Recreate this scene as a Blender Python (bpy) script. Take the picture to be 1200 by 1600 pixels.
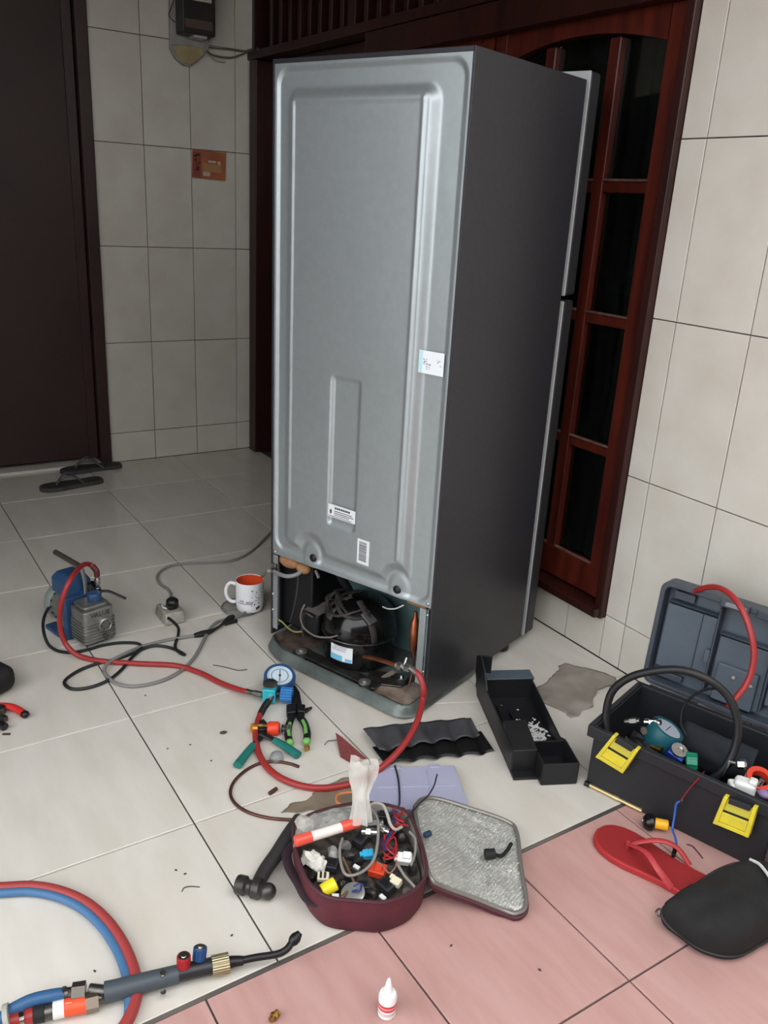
import bpy, bmesh, math, random
from mathutils import Vector, Matrix, noise
random.seed(7)
for o in list(bpy.data.objects): bpy.data.objects.remove(o)
SC = bpy.context.scene
COL = SC.collection
V = Vector
# ---------------------------------------------------------------- camera
CAM = V((3.6462, -1.6568, 1.1330)); FOC = 1329.33
RX = V((0.538260, 0.841042, 0.054085)); RY = V((0.313712, -0.140383, -0.939083)); RZ = V((-0.782216, 0.522438, -0.339408))     # right, down, forward
cd = bpy.data.cameras.new('camera'); cam = bpy.data.objects.new('camera', cd); COL.objects.link(cam)
cam.matrix_world = Matrix(((RX.x, -RY.x, -RZ.x, CAM.x), (RX.y, -RY.y, -RZ.y, CAM.y), (RX.z, -RY.z, -RZ.z, CAM.z), (0, 0, 0, 1)))
cd.sensor_fit = 'VERTICAL'; cd.sensor_height = 36; cd.lens = FOC*36/1600; cd.clip_start = 0.02
SC.camera = cam
# ---------------------------------------------------------------- light: an overcast sky over the open sides of the porch
w = bpy.data.worlds.new('overcast'); SC.world = w; w.use_nodes = True
bg = w.node_tree.nodes['Background']; bg.inputs[0].default_value = (0.94, 0.97, 1.0, 1); bg.inputs[1].default_value = 1.0
SC.view_settings.view_transform = 'Standard'; SC.view_settings.look = 'None'; SC.view_settings.gamma = 1
SC.view_settings.use_curve_mapping = False
SC.view_settings.exposure = 1.9

# ---------------------------------------------------------------- helpers
def ray(u, v): return RX*((u-600)/FOC) + RY*((v-800)/FOC) + RZ
def W(u, v, z=0.0):                       # the point at height z that the photograph shows at (u, v)
    d = ray(u, v); return CAM + d*((z-CAM.z)/d.z)
def WY(u, v, y=0.0):
    d = ray(u, v); return CAM + d*((y-CAM.y)/d.y)
def WX(u, v, x=0.0):
    d = ray(u, v); return CAM + d*((x-CAM.x)/d.x)
def lin(c):
    return tuple(((x/255)/12.92 if x <= 10 else (((x/255)+0.055)/1.055)**2.4) for x in c)
MATS = {}
def mat(name, rgb, rough=0.5, metal=0.0, rgb2=None, scale=8.0, bump=0.0, bscale=60.0, stretch=(1, 1, 1), alpha=1.0, trans=0.0,
        coat=0.0, spec=0.5, detail=4, lo=0.35, hi=0.65, rnd=0.0, sheen=0.0, rough2=None, ior=1.45):
    if name in MATS: return MATS[name]
    m = bpy.data.materials.new(name); m.use_nodes = True; nt = m.node_tree; b = nt.nodes['Principled BSDF']
    c = (*lin(rgb), 1)
    b.inputs['Base Color'].default_value = c; b.inputs['Roughness'].default_value = rough; b.inputs['Metallic'].default_value = metal
    b.inputs['Alpha'].default_value = alpha; b.inputs['Transmission Weight'].default_value = trans; b.inputs['IOR'].default_value = ior
    b.inputs['Coat Weight'].default_value = coat; b.inputs['Specular IOR Level'].default_value = spec
    if sheen: b.inputs['Sheen Weight'].default_value = sheen
    tc = nt.nodes.new('ShaderNodeTexCoord'); mp = nt.nodes.new('ShaderNodeMapping'); nt.links.new(tc.outputs['Object'], mp.inputs[0])
    mp.inputs['Scale'].default_value = stretch
    if rnd or rgb2:
        oi = nt.nodes.new('ShaderNodeObjectInfo')
        vm = nt.nodes.new('ShaderNodeVectorMath'); vm.operation = 'SCALE'; vm.inputs[0].default_value = (17, 31, 23)
        nt.links.new(oi.outputs['Random'], vm.inputs['Scale']); nt.links.new(vm.outputs[0], mp.inputs['Location'])
    col = None
    if rgb2:
        n = nt.nodes.new('ShaderNodeTexNoise'); n.inputs['Scale'].default_value = scale; n.inputs['Detail'].default_value = detail
        nt.links.new(mp.outputs[0], n.inputs['Vector'])
        r = nt.nodes.new('ShaderNodeValToRGB'); r.color_ramp.elements[0].position = lo; r.color_ramp.elements[1].position = hi
        r.color_ramp.elements[0].color = c; r.color_ramp.elements[1].color = (*lin(rgb2), 1)
        nt.links.new(n.outputs['Fac'], r.inputs[0]); col = r.outputs[0]
        if rough2 is not None:
            mr = nt.nodes.new('ShaderNodeMapRange'); mr.inputs[1].default_value = lo; mr.inputs[2].default_value = hi
            mr.inputs[3].default_value = rough; mr.inputs[4].default_value = rough2
            nt.links.new(n.outputs['Fac'], mr.inputs[0]); nt.links.new(mr.outputs[0], b.inputs['Roughness'])
    if rnd:
        hs = nt.nodes.new('ShaderNodeHueSaturation')
        if col: nt.links.new(col, hs.inputs['Color'])
        else: hs.inputs['Color'].default_value = c
        mr = nt.nodes.new('ShaderNodeMapRange'); mr.inputs[3].default_value = 1-rnd; mr.inputs[4].default_value = 1+rnd
        nt.links.new(oi.outputs['Random'], mr.inputs[0]); nt.links.new(mr.outputs[0], hs.inputs['Value']); col = hs.outputs[0]
    if col: nt.links.new(col, b.inputs['Base Color'])
    if bump:
        n2 = nt.nodes.new('ShaderNodeTexNoise'); n2.inputs['Scale'].default_value = bscale; n2.inputs['Detail'].default_value = 3
        nt.links.new(mp.outputs[0], n2.inputs['Vector'])
        bp = nt.nodes.new('ShaderNodeBump'); bp.inputs['Strength'].default_value = bump; bp.inputs['Distance'].default_value = 0.004
        nt.links.new(n2.outputs['Fac'], bp.inputs['Height']); nt.links.new(bp.outputs[0], b.inputs['Normal'])
    MATS[name] = m; return m

def catmull(pts, k=8, closed=False):
    P = [V(p) for p in pts]
    if len(P) < 3 and not closed:
        return P
    out = []; n = len(P)
    for i in range(n if closed else n-1):
        if closed: a, b, c, d = P[i-1], P[i], P[(i+1) % n], P[(i+2) % n]
        else:
            b, c = P[i], P[i+1]; a = P[i-1] if i else b+(b-c); d = P[i+2] if i+2 < n else c+(c-b)
        for j in range(k):
            t = j/k
            out.append(0.5*((2*b)+(c-a)*t+(2*a-5*b+4*c-d)*t*t+(3*b-a-3*c+d)*t**3))
    if not closed: out.append(P[-1])
    return out

class MB:
    def __init__(s, M=None): s.v = []; s.f = []; s.M = M or Matrix()
    def add(s, vs, fs):
        o = len(s.v); s.v += [s.M @ V(p) for p in vs]; s.f += [tuple(o+i for i in f) for f in fs]; return s
    def box(s, c, d, R=None):
        x, y, z = d[0]/2, d[1]/2, d[2]/2
        vs = [V(p) for p in ((-x,-y,-z),(x,-y,-z),(x,y,-z),(-x,y,-z),(-x,-y,z),(x,-y,z),(x,y,z),(-x,y,z))]
        if R is not None: vs = [R @ p for p in vs]
        return s.add([p+V(c) for p in vs], [(0,3,2,1),(4,5,6,7),(0,1,5,4),(1,2,6,5),(2,3,7,6),(3,0,4,7)])
    def lathe(s, prof, base=(0,0,0), axis=(0,0,1), n=24, cap=True):
        q = V((0,0,1)).rotation_difference(V(axis).normalized()); vs = []; fs = []
        for r, z in prof:
            for i in range(n):
                a = 2*math.pi*i/n; vs.append(q @ V((r*math.cos(a), r*math.sin(a), z)) + V(base))
        for j in range(len(prof)-1):
            for i in range(n):
                a = j*n+i; b = j*n+(i+1) % n; fs.append((a, b, b+n, a+n))
        if cap:
            fs.append(tuple(reversed(range(n)))); fs.append(tuple(range((len(prof)-1)*n, len(prof)*n)))
        return s.add(vs, fs)
    def cyl(s, p0, p1, r0, r1=None, n=16):
        p0 = V(p0); p1 = V(p1); d = p1-p0
        return s.lathe([(r0, 0), (r0 if r1 is None else r1, d.length)], p0, d, n)
    def tube(s, pts, r, n=8, k=6, closed=False, raw=False, flat=None):
        P = [V(p) for p in pts] if raw else catmull(pts, k, closed)
        m = len(P); vs = []; fs = []; up = None
        for i, p in enumerate(P):
            if closed: t = P[(i+1) % m]-P[i-1]
            else: t = P[min(i+1, m-1)]-P[max(i-1, 0)]
            t.normalize()
            if up is None:
                up = V((0,0,1)) if abs(t.z) < .9 else V((1,0,0))
            x = t.cross(up)
            if x.length < 1e-5: x = t.orthogonal()
            x.normalize(); y = x.cross(t); y.normalize(); up = y
            rr = r(i/(m-1)) if callable(r) else r
            for j in range(n):
                a = 2*math.pi*j/n
                vs.append(p + x*(math.cos(a)*rr) + y*(math.sin(a)*rr*(flat or 1)))
        for i in range(m if closed else m-1):
            for j in range(n):
                a = i*n+j; b = i*n+(j+1) % n; a2 = ((i+1) % m)*n+j; b2 = ((i+1) % m)*n+(j+1) % n
                fs.append((a, b, b2, a2))
        if not closed: fs.append(tuple(reversed(range(n)))); fs.append(tuple(range((m-1)*n, m*n)))
        return s.add(vs, fs)
    def sphere(s, c, r, n=16, m=10, R=None):
        if not hasattr(r, '__len__'): r = (r, r, r)
        vs = []; fs = []
        for j in range(m+1):
            th = math.pi*j/m
            for i in range(n):
                a = 2*math.pi*i/n
                p = V((r[0]*math.sin(th)*math.cos(a), r[1]*math.sin(th)*math.sin(a), -r[2]*math.cos(th)))
                if R is not None: p = R @ p
                vs.append(p + V(c))
        for j in range(m):
            for i in range(n):
                a = j*n+i; b = j*n+(i+1) % n; fs.append((a, b, b+n, a+n))
        return s.add(vs, fs)
    def prism(s, poly, z0, z1):
        n = len(poly); vs = [(x, y, z0) for x, y in poly]+[(x, y, z1) for x, y in poly]
        fs = [tuple(reversed(range(n))), tuple(range(n, 2*n))]+[(i, (i+1) % n, n+(i+1) % n, n+i) for i in range(n)]
        return s.add(vs, fs)
    def grid(s, fn, nu, nv, closeu=False):
        vs = [fn(i/nu, j/nv) for j in range(nv+1) for i in range(nu+1)]
        fs = [(j*(nu+1)+i, j*(nu+1)+i+1, (j+1)*(nu+1)+i+1, (j+1)*(nu+1)+i) for j in range(nv) for i in range(nu)]
        return s.add(vs, fs)
    def obj(s, name, m, parent=None, bevel=0.0, smooth=40, seg=2, solid=0.0, sub=0, origin=None, weld=True):
        me = bpy.data.meshes.new(name)
        vs = s.v
        o = V((0,0,0))
        if parent is None:
            if origin is not None: o = V(origin)
            elif vs:
                xs = [p.x for p in vs]; ys = [p.y for p in vs]; o = V(((min(xs)+max(xs))/2, (min(ys)+max(ys))/2, min(p.z for p in vs)))
            vs = [p-o for p in vs]
        me.from_pydata([tuple(p) for p in vs], [], s.f)
        if weld:
            bm = bmesh.new(); bm.from_mesh(me); bmesh.ops.remove_doubles(bm, verts=bm.verts, dist=1e-6)
            bmesh.ops.recalc_face_normals(bm, faces=bm.faces); bm.to_mesh(me); bm.free()
        if m: me.materials.append(m)
        ob = bpy.data.objects.new(name, me); COL.objects.link(ob); ob.location = o
        if parent is not None: ob.parent = parent
        if smooth:
            for p in me.polygons: p.use_smooth = True
            me.set_sharp_from_angle(angle=math.radians(smooth))
        if solid:
            md = ob.modifiers.new('solid', 'SOLIDIFY'); md.thickness = solid; md.offset = 0
        if bevel:
            md = ob.modifiers.new('bevel', 'BEVEL'); md.width = bevel; md.segments = seg; md.limit_method = 'ANGLE'; md.angle_limit = math.radians(35)
            md.harden_normals = True
        if sub:
            md = ob.modifiers.new('sub', 'SUBSURF'); md.levels = sub; md.render_levels = sub
        return ob

def tag(o, label=None, cat=None, group=None, kind=None):
    if label: o['label'] = label
    if cat: o['category'] = cat
    if group: o['group'] = group
    if kind: o['kind'] = kind
    return o
def thing(name, label, cat, loc=(0,0,0), rz=0.0, group=None):
    o = bpy.data.objects.new(name, None); o.empty_display_size = .05; COL.objects.link(o); o.location = loc; o.rotation_euler = (0, 0, rz)
    return tag(o, label, cat, group)
def text(name, body, size, M, m, parent, bold=0.0, extrude=0.0003, width=1.0):
    cu = bpy.data.curves.new(name, 'FONT'); cu.body = body; cu.size = size; cu.extrude = extrude; cu.offset = bold
    cu.align_x = 'CENTER'; cu.align_y = 'CENTER'; cu.resolution_u = 2
    t = bpy.data.objects.new(name+'_tmp', cu); COL.objects.link(t)
    me = bpy.data.meshes.new_from_object(t.evaluated_get(bpy.context.evaluated_depsgraph_get()))
    bpy.data.objects.remove(t); bpy.data.curves.remove(cu)
    me.transform(M @ Matrix.Diagonal((width, 1, 1, 1)))
    me.materials.clear(); me.materials.append(m); me.name = name
    ob = bpy.data.objects.new(name, me); COL.objects.link(ob); ob.parent = parent
    return ob
def frame(o, x, y):                      # matrix with origin o, x and y axes, z = x cross y
    x = V(x).normalized(); z = x.cross(V(y)).normalized(); y = z.cross(x)
    return Matrix(((x.x, y.x, z.x, o[0]), (x.y, y.y, z.y, o[1]), (x.z, y.z, z.z, o[2]), (0, 0, 0, 1)))
def RZm(a): return Matrix.Rotation(a, 4, 'Z')
def T(x, y, z): return Matrix.Translation((x, y, z))
def sstep(a, b, x):
    t = min(1, max(0, (x-a)/(b-a))); return t*t*(3-2*t)
def fbm(x, y, z, s=1.0): return noise.fractal(V((x*s, y*s, z*s)), 1.0, 2.0, 3)

# ---------------------------------------------------------------- materials of the setting
M_floor = mat('glazed_floor_tile', (218, 212, 203), .09, rgb2=(206, 198, 186), scale=5, stretch=(1, 3.2, 1), detail=6, rnd=.02, lo=.3, hi=.75)
M_pink = mat('pink_floor_tile', (193, 154, 147), .38, rgb2=(182, 140, 133), scale=14, stretch=(.5, 2.4, 1), detail=7, rnd=.025, lo=.3, hi=.7)
M_wall = mat('glazed_wall_tile', (216, 211, 201), .22, rgb2=(205, 197, 184), scale=5, stretch=(1.5, 1.5, 1), detail=5, rnd=.015, lo=.35, hi=.8)
M_grout = mat('grout', (70, 66, 62), .9)
M_groutl = mat('pale_grout', (120, 112, 104), .9, rgb2=(70, 66, 62), scale=3)
M_wood = mat('varnished_wood', (92, 34, 23), .35, rgb2=(66, 22, 15), scale=6, stretch=(6, 6, .6), detail=6)
M_wood2 = mat('dark_varnished_wood', (54, 22, 17), .4, rgb2=(38, 15, 12), scale=6, stretch=(6, 6, .6), detail=6)
M_gate = mat('painted_gate_steel', (58, 40, 36), .5, rgb2=(50, 34, 31), scale=3)
M_gatef = mat('painted_gate_frame', (62, 42, 38), .45, rgb2=(52, 35, 32), scale=5)
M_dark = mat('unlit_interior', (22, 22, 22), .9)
M_ceil = mat('ceiling_board', (112, 100, 86), .8, rgb2=(104, 92, 78), scale=3)

# ---------------------------------------------------------------- floor
floor = MB().add([(-.1,.12,-.004),(-.1,-2.9,-.004),(5.0,-2.9,-.004),(5.0,.12,-.004)], [(0,1,2,3)])
floor = tag(floor.obj('floor', M_grout, origin=(0,0,0), smooth=0), kind='structure')
def tile(x0, x1, y0, y1, m, poly=None):
    g = .0016
    b = MB(); c = poly or [(x0+g, y0+g), (x1-g, y0+g), (x1-g, y1-g), (x0+g, y1-g)]
    cx = sum(p[0] for p in c)/len(c); cy = sum(p[1] for p in c)/len(c)
    jz = random.uniform(-.0004, .0002); e = .0012
    top = [(p[0]+(cx-p[0])*e/abs(cx-p[0]+1e-9)*(1 if abs(cx-p[0]) > e else 0), p[1]+(cy-p[1])*e/abs(cy-p[1]+1e-9)*(1 if abs(cy-p[1]) > e else 0), jz) for p in c]
    n = len(c)
    vs = [(p[0], p[1], -.006) for p in c]+[(p[0], p[1], jz-.0012) for p in c]+top
    fs = [tuple(range(2*n, 3*n))]+[(i, (i+1) % n, n+(i+1) % n, n+i) for i in range(n)]+[(n+i, n+(i+1) % n, 2*n+(i+1) % n, 2*n+i) for i in range(n)]
    b.add([(p[0]-cx, p[1]-cy, p[2]) for p in vs], fs)
    o = b.obj('tile', m, floor, smooth=0); o.location = (cx, cy, 0); return o
S = .40; XB = .362; YA = -.394; XE = 2.7265
xs = [0]+[XB+S*i for i in range(6)]+[XE]
ys = [0]+[YA-S*i for i in range(6)]+[-2.7]
for i in range(len(xs)-1):
    for j in range(len(ys)-1):
        if i == 5 and j == 1:            # this one is cracked right through
            x0, x1, y0, y1 = xs[i], xs[i+1], ys[j+1], ys[j]; g = .0013; h = .0007
            k1 = 2.302; m0, m1 = (2.225, -.575), (x0+g, -.60)
            tile(0, 0, 0, 0, M_floor, [m1, (m0[0]-h, m0[1]+h), (k1-h, y1-g), (x0+g, y1-g)])
            tile(0, 0, 0, 0, M_floor, [(x0+g, y0+g), (x1-g, y0+g), (x1-g, y1-g), (k1+h, y1-g), (m0[0]+h, m0[1]-h), (m1[0], m1[1]-.0014)])
            continue
        tile(xs[i], xs[i+1], ys[j+1], ys[j], M_floor)
strip = MB().box((2.7295, -1.35, -.003), (.008, 2.7, .004)).obj('joint_strip', M_groutl, floor, smooth=0)
P = .298; PX = 2.7325; PY = -.7295-.297*0
px = [PX, 3.034, 3.034+P, 3.034+2*P, 3.034+3*P, 3.034+4*P, 3.034+5*P]
py = [0]+[-.141]+[-.7295+.294*1]+[-.7295-.294*i for i in range(0, 7)]
for i in range(len(px)-1):
    for j in range(len(py)-1):
        tile(px[i], px[i+1], py[j+1], py[j], M_pink)
# ground outside the porch
g = MB().add([(-9,-2.9,-.05),(-9,-14,-.05),(14,-14,-.05),(14,-2.9,-.05)], [(0,1,2,3)]).add([(5,-2.9,-.05),(14,-2.9,-.05),(14,6,-.05),(5,6,-.05)], [(0,1,2,3)])
tag(g.obj('ground', mat('outside_concrete', (150, 146, 140), .85, rgb2=(130, 126, 120), scale=2), origin=(0,0,-.05), smooth=0), kind='structure')

# ---------------------------------------------------------------- walls
WT = .1968; WH = .3917; H0 = .130; CEIL = 2.5
zs = [0, H0, H0+WH, H0+2*WH, H0+3*WH, H0+4*WH, H0+5*WH, CEIL]
def wtile(par, a0, a1, z0, z1, left):
    g = .0013; b = MB(); d = .006; w_, h_ = (a1-a0)-2*g, (z1-z0)-2*g; e = .001; jz = random.uniform(-.0004, .0002)
    q = [(-w_/2,-h_/2),(w_/2,-h_/2),(w_/2,h_/2),(-w_/2,h_/2)]
    vs = [(x, y, 0) for x, y in q]+[(x, y, d-e+jz) for x, y in q]+[(x-math.copysign(e, x), y-math.copysign(e, y), d+jz) for x, y in q]
    fs = [(8,9,10,11)]+[(i, (i+1) % 4, 4+(i+1) % 4, 4+i) for i in range(4)]+[(4+i, 4+(i+1) % 4, 8+(i+1) % 4, 8+i) for i in range(4)]
    if left: mm = frame((-.006, (a0+a1)/2, (z0+z1)/2), (0,1,0), (0,0,1))
    else: mm = frame(((a0+a1)/2, .006, (z0+z1)/2), (1,0,0), (0,0,1))
    b.add(vs, fs); o = b.obj('tile', M_wall, par, smooth=0); o.matrix_local = mm; return o
# left wall (the tiled pier beside the gate) at x = 0
wl = MB().box((-.068, -.34, CEIL/2), (.124, .688, CEIL)).box((-.068, -2.45, CEIL/2), (.124, .5, CEIL)).box((-.068, -1.45, 2.3), (.124, 1.56, .4)).box((-.11, -1.45, 1.05), (.03, 1.56, 2.1)).box((-.068, .13, CEIL/2), (.124, .26, CEIL)).obj('wall_left', M_grout, origin=(0,0,0), smooth=0)  # includes a plate behind the gate and a corner box added against light leaks
tag(wl, kind='structure')
ya = [-.676, -.4780, -.2812, -.0844, -.0005]
for i in range(4):
    for j in range(len(zs)-1): wtile(wl, ya[i], ya[i+1], zs[j], zs[j+1], True)
ya2 = [-2.7, -2.45, -2.25, -2.205]
for i in range(3):
    for j in range(len(zs)-1): wtile(wl, ya2[i], ya2[i+1], zs[j], zs[j+1], True)
# right wall at y = 0, tiled to the right of the window and below its sill
wr = MB().box((3.63, .068, CEIL/2), (2.74, .124, CEIL)).box((1.62, .068, .06), (1.3, .124, .12)).box((1.13, .068, 2.32), (2.27, .124, .36)).obj('wall_right', M_grout, origin=(0,0,0), smooth=0)
tag(wr, kind='structure')
xr = [2.2640]+[2.3330+WT*i for i in range(14)]
for i in range(len(xr)-1):
    for j in range(len(zs)-1): wtile(wr, xr[i], xr[i+1], zs[j], zs[j+1], False)
bx = [1.0, 1.28, 1.479, 1.676, 1.873, WY(881.5, 994).x, 2.2640]
for i in range(len(bx)-1): wtile(wr, bx[i], bx[i+1], 0, .1245, False)
# unseen walls added beside and behind the camera to hold back sky light
M_plaster = mat('painted_plaster', (92, 84, 74), .8, rgb2=(84, 76, 66), scale=3)
tag(MB().box((.95, -2.76, CEIL/2), (2.1, .12, CEIL)).obj('wall_shade_front', M_plaster, origin=(.95,-2.76,0), smooth=0), kind='structure')
tag(MB().box((5.06, -2.85, .85), (.12, 6.3, 1.8)).obj('wall_shade_side', M_plaster, origin=(5.06,-2.85,-.05), smooth=0), kind='structure')  # length and height shaped to dim the left wall, most at its top
# ceiling over the porch
tag(MB().box((1.4, -1.35, CEIL+.03), (3.0, 2.9, .06)).obj('ceiling', M_ceil, origin=(0,0,CEIL), smooth=0), kind='structure')
tag(MB().box((2.96, -1.35, CEIL-.20), (.16, 2.7, .40)).obj('trim_shade_beam', M_ceil, smooth=0), kind='structure')      # unseen beam added under the roof edge to cut off high sky light
# room behind the glass: a dark box
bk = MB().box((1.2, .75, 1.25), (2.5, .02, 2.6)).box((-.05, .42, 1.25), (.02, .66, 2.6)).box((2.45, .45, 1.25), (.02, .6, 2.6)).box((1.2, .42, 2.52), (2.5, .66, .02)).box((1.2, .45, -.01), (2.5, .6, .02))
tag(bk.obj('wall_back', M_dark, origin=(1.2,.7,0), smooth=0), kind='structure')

# ---------------------------------------------------------------- gate in the left wall
gt = tag(bpy.data.objects.new('door_1', None), kind='structure'); COL.objects.link(gt); gt.location = (0, -1.44, 0)
gm = MB()
for y in (-.703, -2.182): gm.box((-.02, y+1.44, 1.05), (.08, .045, 2.09))
gm.box((-.02, 0, 2.08), (.08, 1.5, .045)); gm.obj('door_frame', M_gatef, gt, bevel=.003)
for k in range(2):
    y0 = -.728-k*.729; l = MB().box((-.035, y0-.362+1.44, 1.045), (.03, .722, 2.03)); lf = l.obj('door_leaf', M_gate, gt, bevel=.002)
    b = MB()
    for yy in (y0-.02, y0-.704): b.box((-.016, yy+1.44, 1.045), (.012, .036, 2.03))
    b.obj('edge_bar', M_gatef, lf, bevel=.002)
tag(MB().box((-.03, -1.44, .005), (.10, 1.5, .012)).obj('trim_1', M_floor, smooth=0), kind='structure')   # threshold tile

# ---------------------------------------------------------------- wooden door, window and lattice in the right wall
dj = tag(bpy.data.objects.new('door_2', None), kind='structure'); COL.objects.link(dj); dj.location = (.5, 0, 0)
b = MB().box((.052-.5, .035, .83), (.068, .13, 1.66)).box((.965-.5, .035, .83), (.06, .13, 1.66)); b.obj('door_frame', M_wood2, dj, bevel=.004)
lf = MB().box((.511-.5, .065, .84), (.85, .035, 1.64)).obj('door_leaf', M_wood2, dj, bevel=.003)
b = MB()
for zc, hh in ((.35, .5), (1.05, .7)):
    for xc in (.3, .72): b.box((xc-.5, .045, zc), (.3, .012, hh))
b.obj('raised_panel', M_wood2, lf, bevel=.006)

wn = tag(bpy.data.objects.new('window_1', None), kind='structure'); COL.objects.link(wn); wn.location = (1.62, 0, 0)
def LX(x): return x-1.62
fr_ = MB().box((LX(2.2515), .04, .89), (.025, .12, 1.54)).box((LX(1.0), .04, .89), (.03, .12, 1.54)).box((LX(1.62), .03, .138), (1.28, .14, .024))
fr_.obj('window_frame', M_wood2, wn, bevel=.003)
MB().box((LX(1.62), .03, 1.622), (1.28, .12, .075)).obj('head_rail', M_wood2, wn, bevel=.003)
def arch(x): return 1.549-.5*(x-1.9)**2
def sash(x0):
    # stiles, rails, arched top, muntins of one casement; x0 = its left edge
    def X(x): return LX(x-1.565+x0)
    r = MB().box((X(1.5925), .03, .87), (.055, .04, 1.43)).box((X(2.2075), .03, .87), (.065, .04, 1.43)).box((X(1.9), .03, .198), (.56, .04, .085))
    so = r.obj('sash', M_wood, wn, bevel=.003)
    ar = MB(); n = 24
    vs = []; fs = []
    for i in range(n+1):
        x = 1.62+.555*i/n
        vs += [(X(x), .01, arch(x)), (X(x), .01, 1.585), (X(x), .05, 1.585), (X(x), .05, arch(x))]
    for i in range(n):
        a = 4*i; fs += [(a, a+4, a+5, a+1), (a+1, a+5, a+6, a+2), (a+2, a+6, a+7, a+3), (a+3, a+7, a+4, a)]
    ar.add(vs, fs); ar.obj('arched_rail', M_wood, wn, smooth=30)
    for x in (1.795, 2.0155):
        MB().box((X(x), .03, .885), (.036, .034, 1.30)).obj('muntin', M_wood, wn, bevel=.004)
    for z in (1.2035, .8855, .555):
        for xa, xb in ((1.62, 1.777), (1.813, 1.9975), (2.0335, 2.175)):
            MB().box((X((xa+xb)/2), .03, z), (xb-xa, .03, .026)).obj('glazing_bar', M_wood, wn, bevel=.004)
    for xa, xb in ((1.62, 1.777), (1.813, 1.9975), (2.0335, 2.175)):
        for za, zb in ((.24, .542), (.568, .8725), (.8985, 1.1905), (1.2165, 1.535)):
            MB().box((X((xa+xb)/2), .032, (za+zb)/2), (xb-xa+.004, .004, zb-za+.004)).obj('pane', M_glass, wn, smooth=0)
            MB().box((X((xa+xb)/2), .0155, za+.003), (xb-xa, .007, .006)).obj('glazing_bead', M_bead, wn, bevel=.001)
M_glass = mat('dark_window_glass', (200, 210, 205), .03, trans=1.0)
M_bead = mat('dusty_wood_bead', (120, 92, 84), .6, rgb2=(84, 50, 42), scale=40)
sash(1.565); sash(.90)
cu = MB().grid(lambda u, v: (LX(1.03+1.2*u), .16+.012*math.sin(u*95)+.006*math.sin(u*41+1), .18+1.42*v), 160, 4)
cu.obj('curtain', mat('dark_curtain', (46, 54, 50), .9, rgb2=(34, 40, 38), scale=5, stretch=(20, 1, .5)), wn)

tr = tag(bpy.data.objects.new('window_2', None), kind='structure'); COL.objects.link(tr); tr.location = (1.1, 0, 1.66)   # slatted transom above
b = MB().box((0, .03, .018), (2.3, .12, .032)).box((0, .03, .46), (2.3, .12, .04)); b.obj('transom_frame', M_wood2, tr, bevel=.004)
MB().box((-1.087, .055, .42), (.026, .13, .86)).obj('transom_side', M_wood2, tr, bevel=.002)
MB().box((0, .12, .24), (2.3, .01, .48)).obj('transom_back', M_wood2, tr, smooth=0)
sx = []
for zx in (115, 155, 197, 243, 288, 335, 383, 437, 490, 565, 623, 685, 748, 812, 877, 948, 1022, 1100):
    sx.append(WY(390+zx*.3417, 34).x)
step = (sx[-1]-sx[0])/17
x = sx[0]; k = 0
while x < 2.25:
    wd = .05 if k in (8, 18) else .024
    MB().box((x-1.1-wd/2, .02, .24), (wd, .06, .42)).obj('slat', M_wood2, tr, bevel=.002)
    x += step; k += 1
# ================================================================ refrigerator, its back to the camera
FR = thing('refrigerator', 'tall two-door refrigerator turned round to show its bare grey steel back', 'refrigerator', (1.787, -.76, 0))
FR.rotation_euler = (.009, .001, .34)
MFR = Matrix.Translation((1.787, -.76, 0)) @ FR.rotation_euler.to_matrix().to_4x4(); MFI = MFR.inverted()
def FB(u, v, dep=0.0):                    # fridge coordinates (across, depth, height) of a pixel on the plane depth = dep
    o = MFI @ CAM; d = MFI.to_3x3() @ ray(u, v); return o + d*((dep-o.y)/d.y)
M_side = mat('charcoal_painted_steel', (58, 58, 62), .36, metal=.3, rgb2=(54, 54, 58), scale=90, bump=.05, bscale=400)
M_zinc = mat('galvanised_steel', (176, 183, 185), .42, metal=.7, rgb2=(170, 177, 179), scale=60, detail=7, lo=.3, hi=.7)
M_zincd = mat('dirty_galvanised_steel', (128, 134, 130), .5, metal=.5, rgb2=(84, 80, 72), scale=22, detail=7, lo=.4, hi=.7)
M_teal = mat('teal_grey_compartment_steel', (112, 140, 142), .4, metal=.1, rgb2=(96, 122, 126), scale=6)
M_blk = mat('black_plastic', (20, 20, 22), .42)
M_blkr = mat('black_rubber', (24, 24, 25), .7)
M_blkg = mat('glossy_black_enamel', (12, 12, 14), .12, rgb2=(30, 29, 28), scale=14, lo=.45, hi=.8, rough2=.45)
M_blkd = mat('dusty_black_plastic', (30, 29, 29), .65, rgb2=(62, 57, 54), scale=16, detail=6)
M_cop = mat('copper', (186, 112, 76), .35, metal=.9, rgb2=(126, 70, 52), scale=20)
M_copd = mat('tarnished_copper', (112, 74, 64), .45, metal=.7, rgb2=(80, 52, 46), scale=30)
M_steel = mat('bright_steel', (190, 190, 186), .25, metal=1.0)
M_steeld = mat('dull_steel', (120, 118, 112), .4, metal=.9, rgb2=(86, 82, 78), scale=40)
M_white = mat('white_paper', (232, 234, 236), .6)
M_ink = mat('black_ink', (40, 40, 44), .6)
M_inkp = mat('pale_grey_ink', (168, 166, 174), .6)
M_sky = mat('light_blue_print', (120, 190, 222), .5)
M_foam = mat('brown_foam', (168, 126, 88), .9, rgb2=(146, 104, 70), scale=30, bump=.4, bscale=90)
M_liner = mat('light_grey_door_liner', (176, 178, 178), .45)
M_door = mat('graphite_door_steel', (56, 55, 57), .42, metal=.3)
FW, FD, FH = .513, .458, 1.412
cab = MB().box((FW/2, FD/2+.006, .842), (FW-.012, FD-.012, 1.13)).box((FW/2, .37, .15), (FW-.012, .176, .236))
cab = cab.obj('cabinet', M_side, FR, smooth=0)
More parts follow.
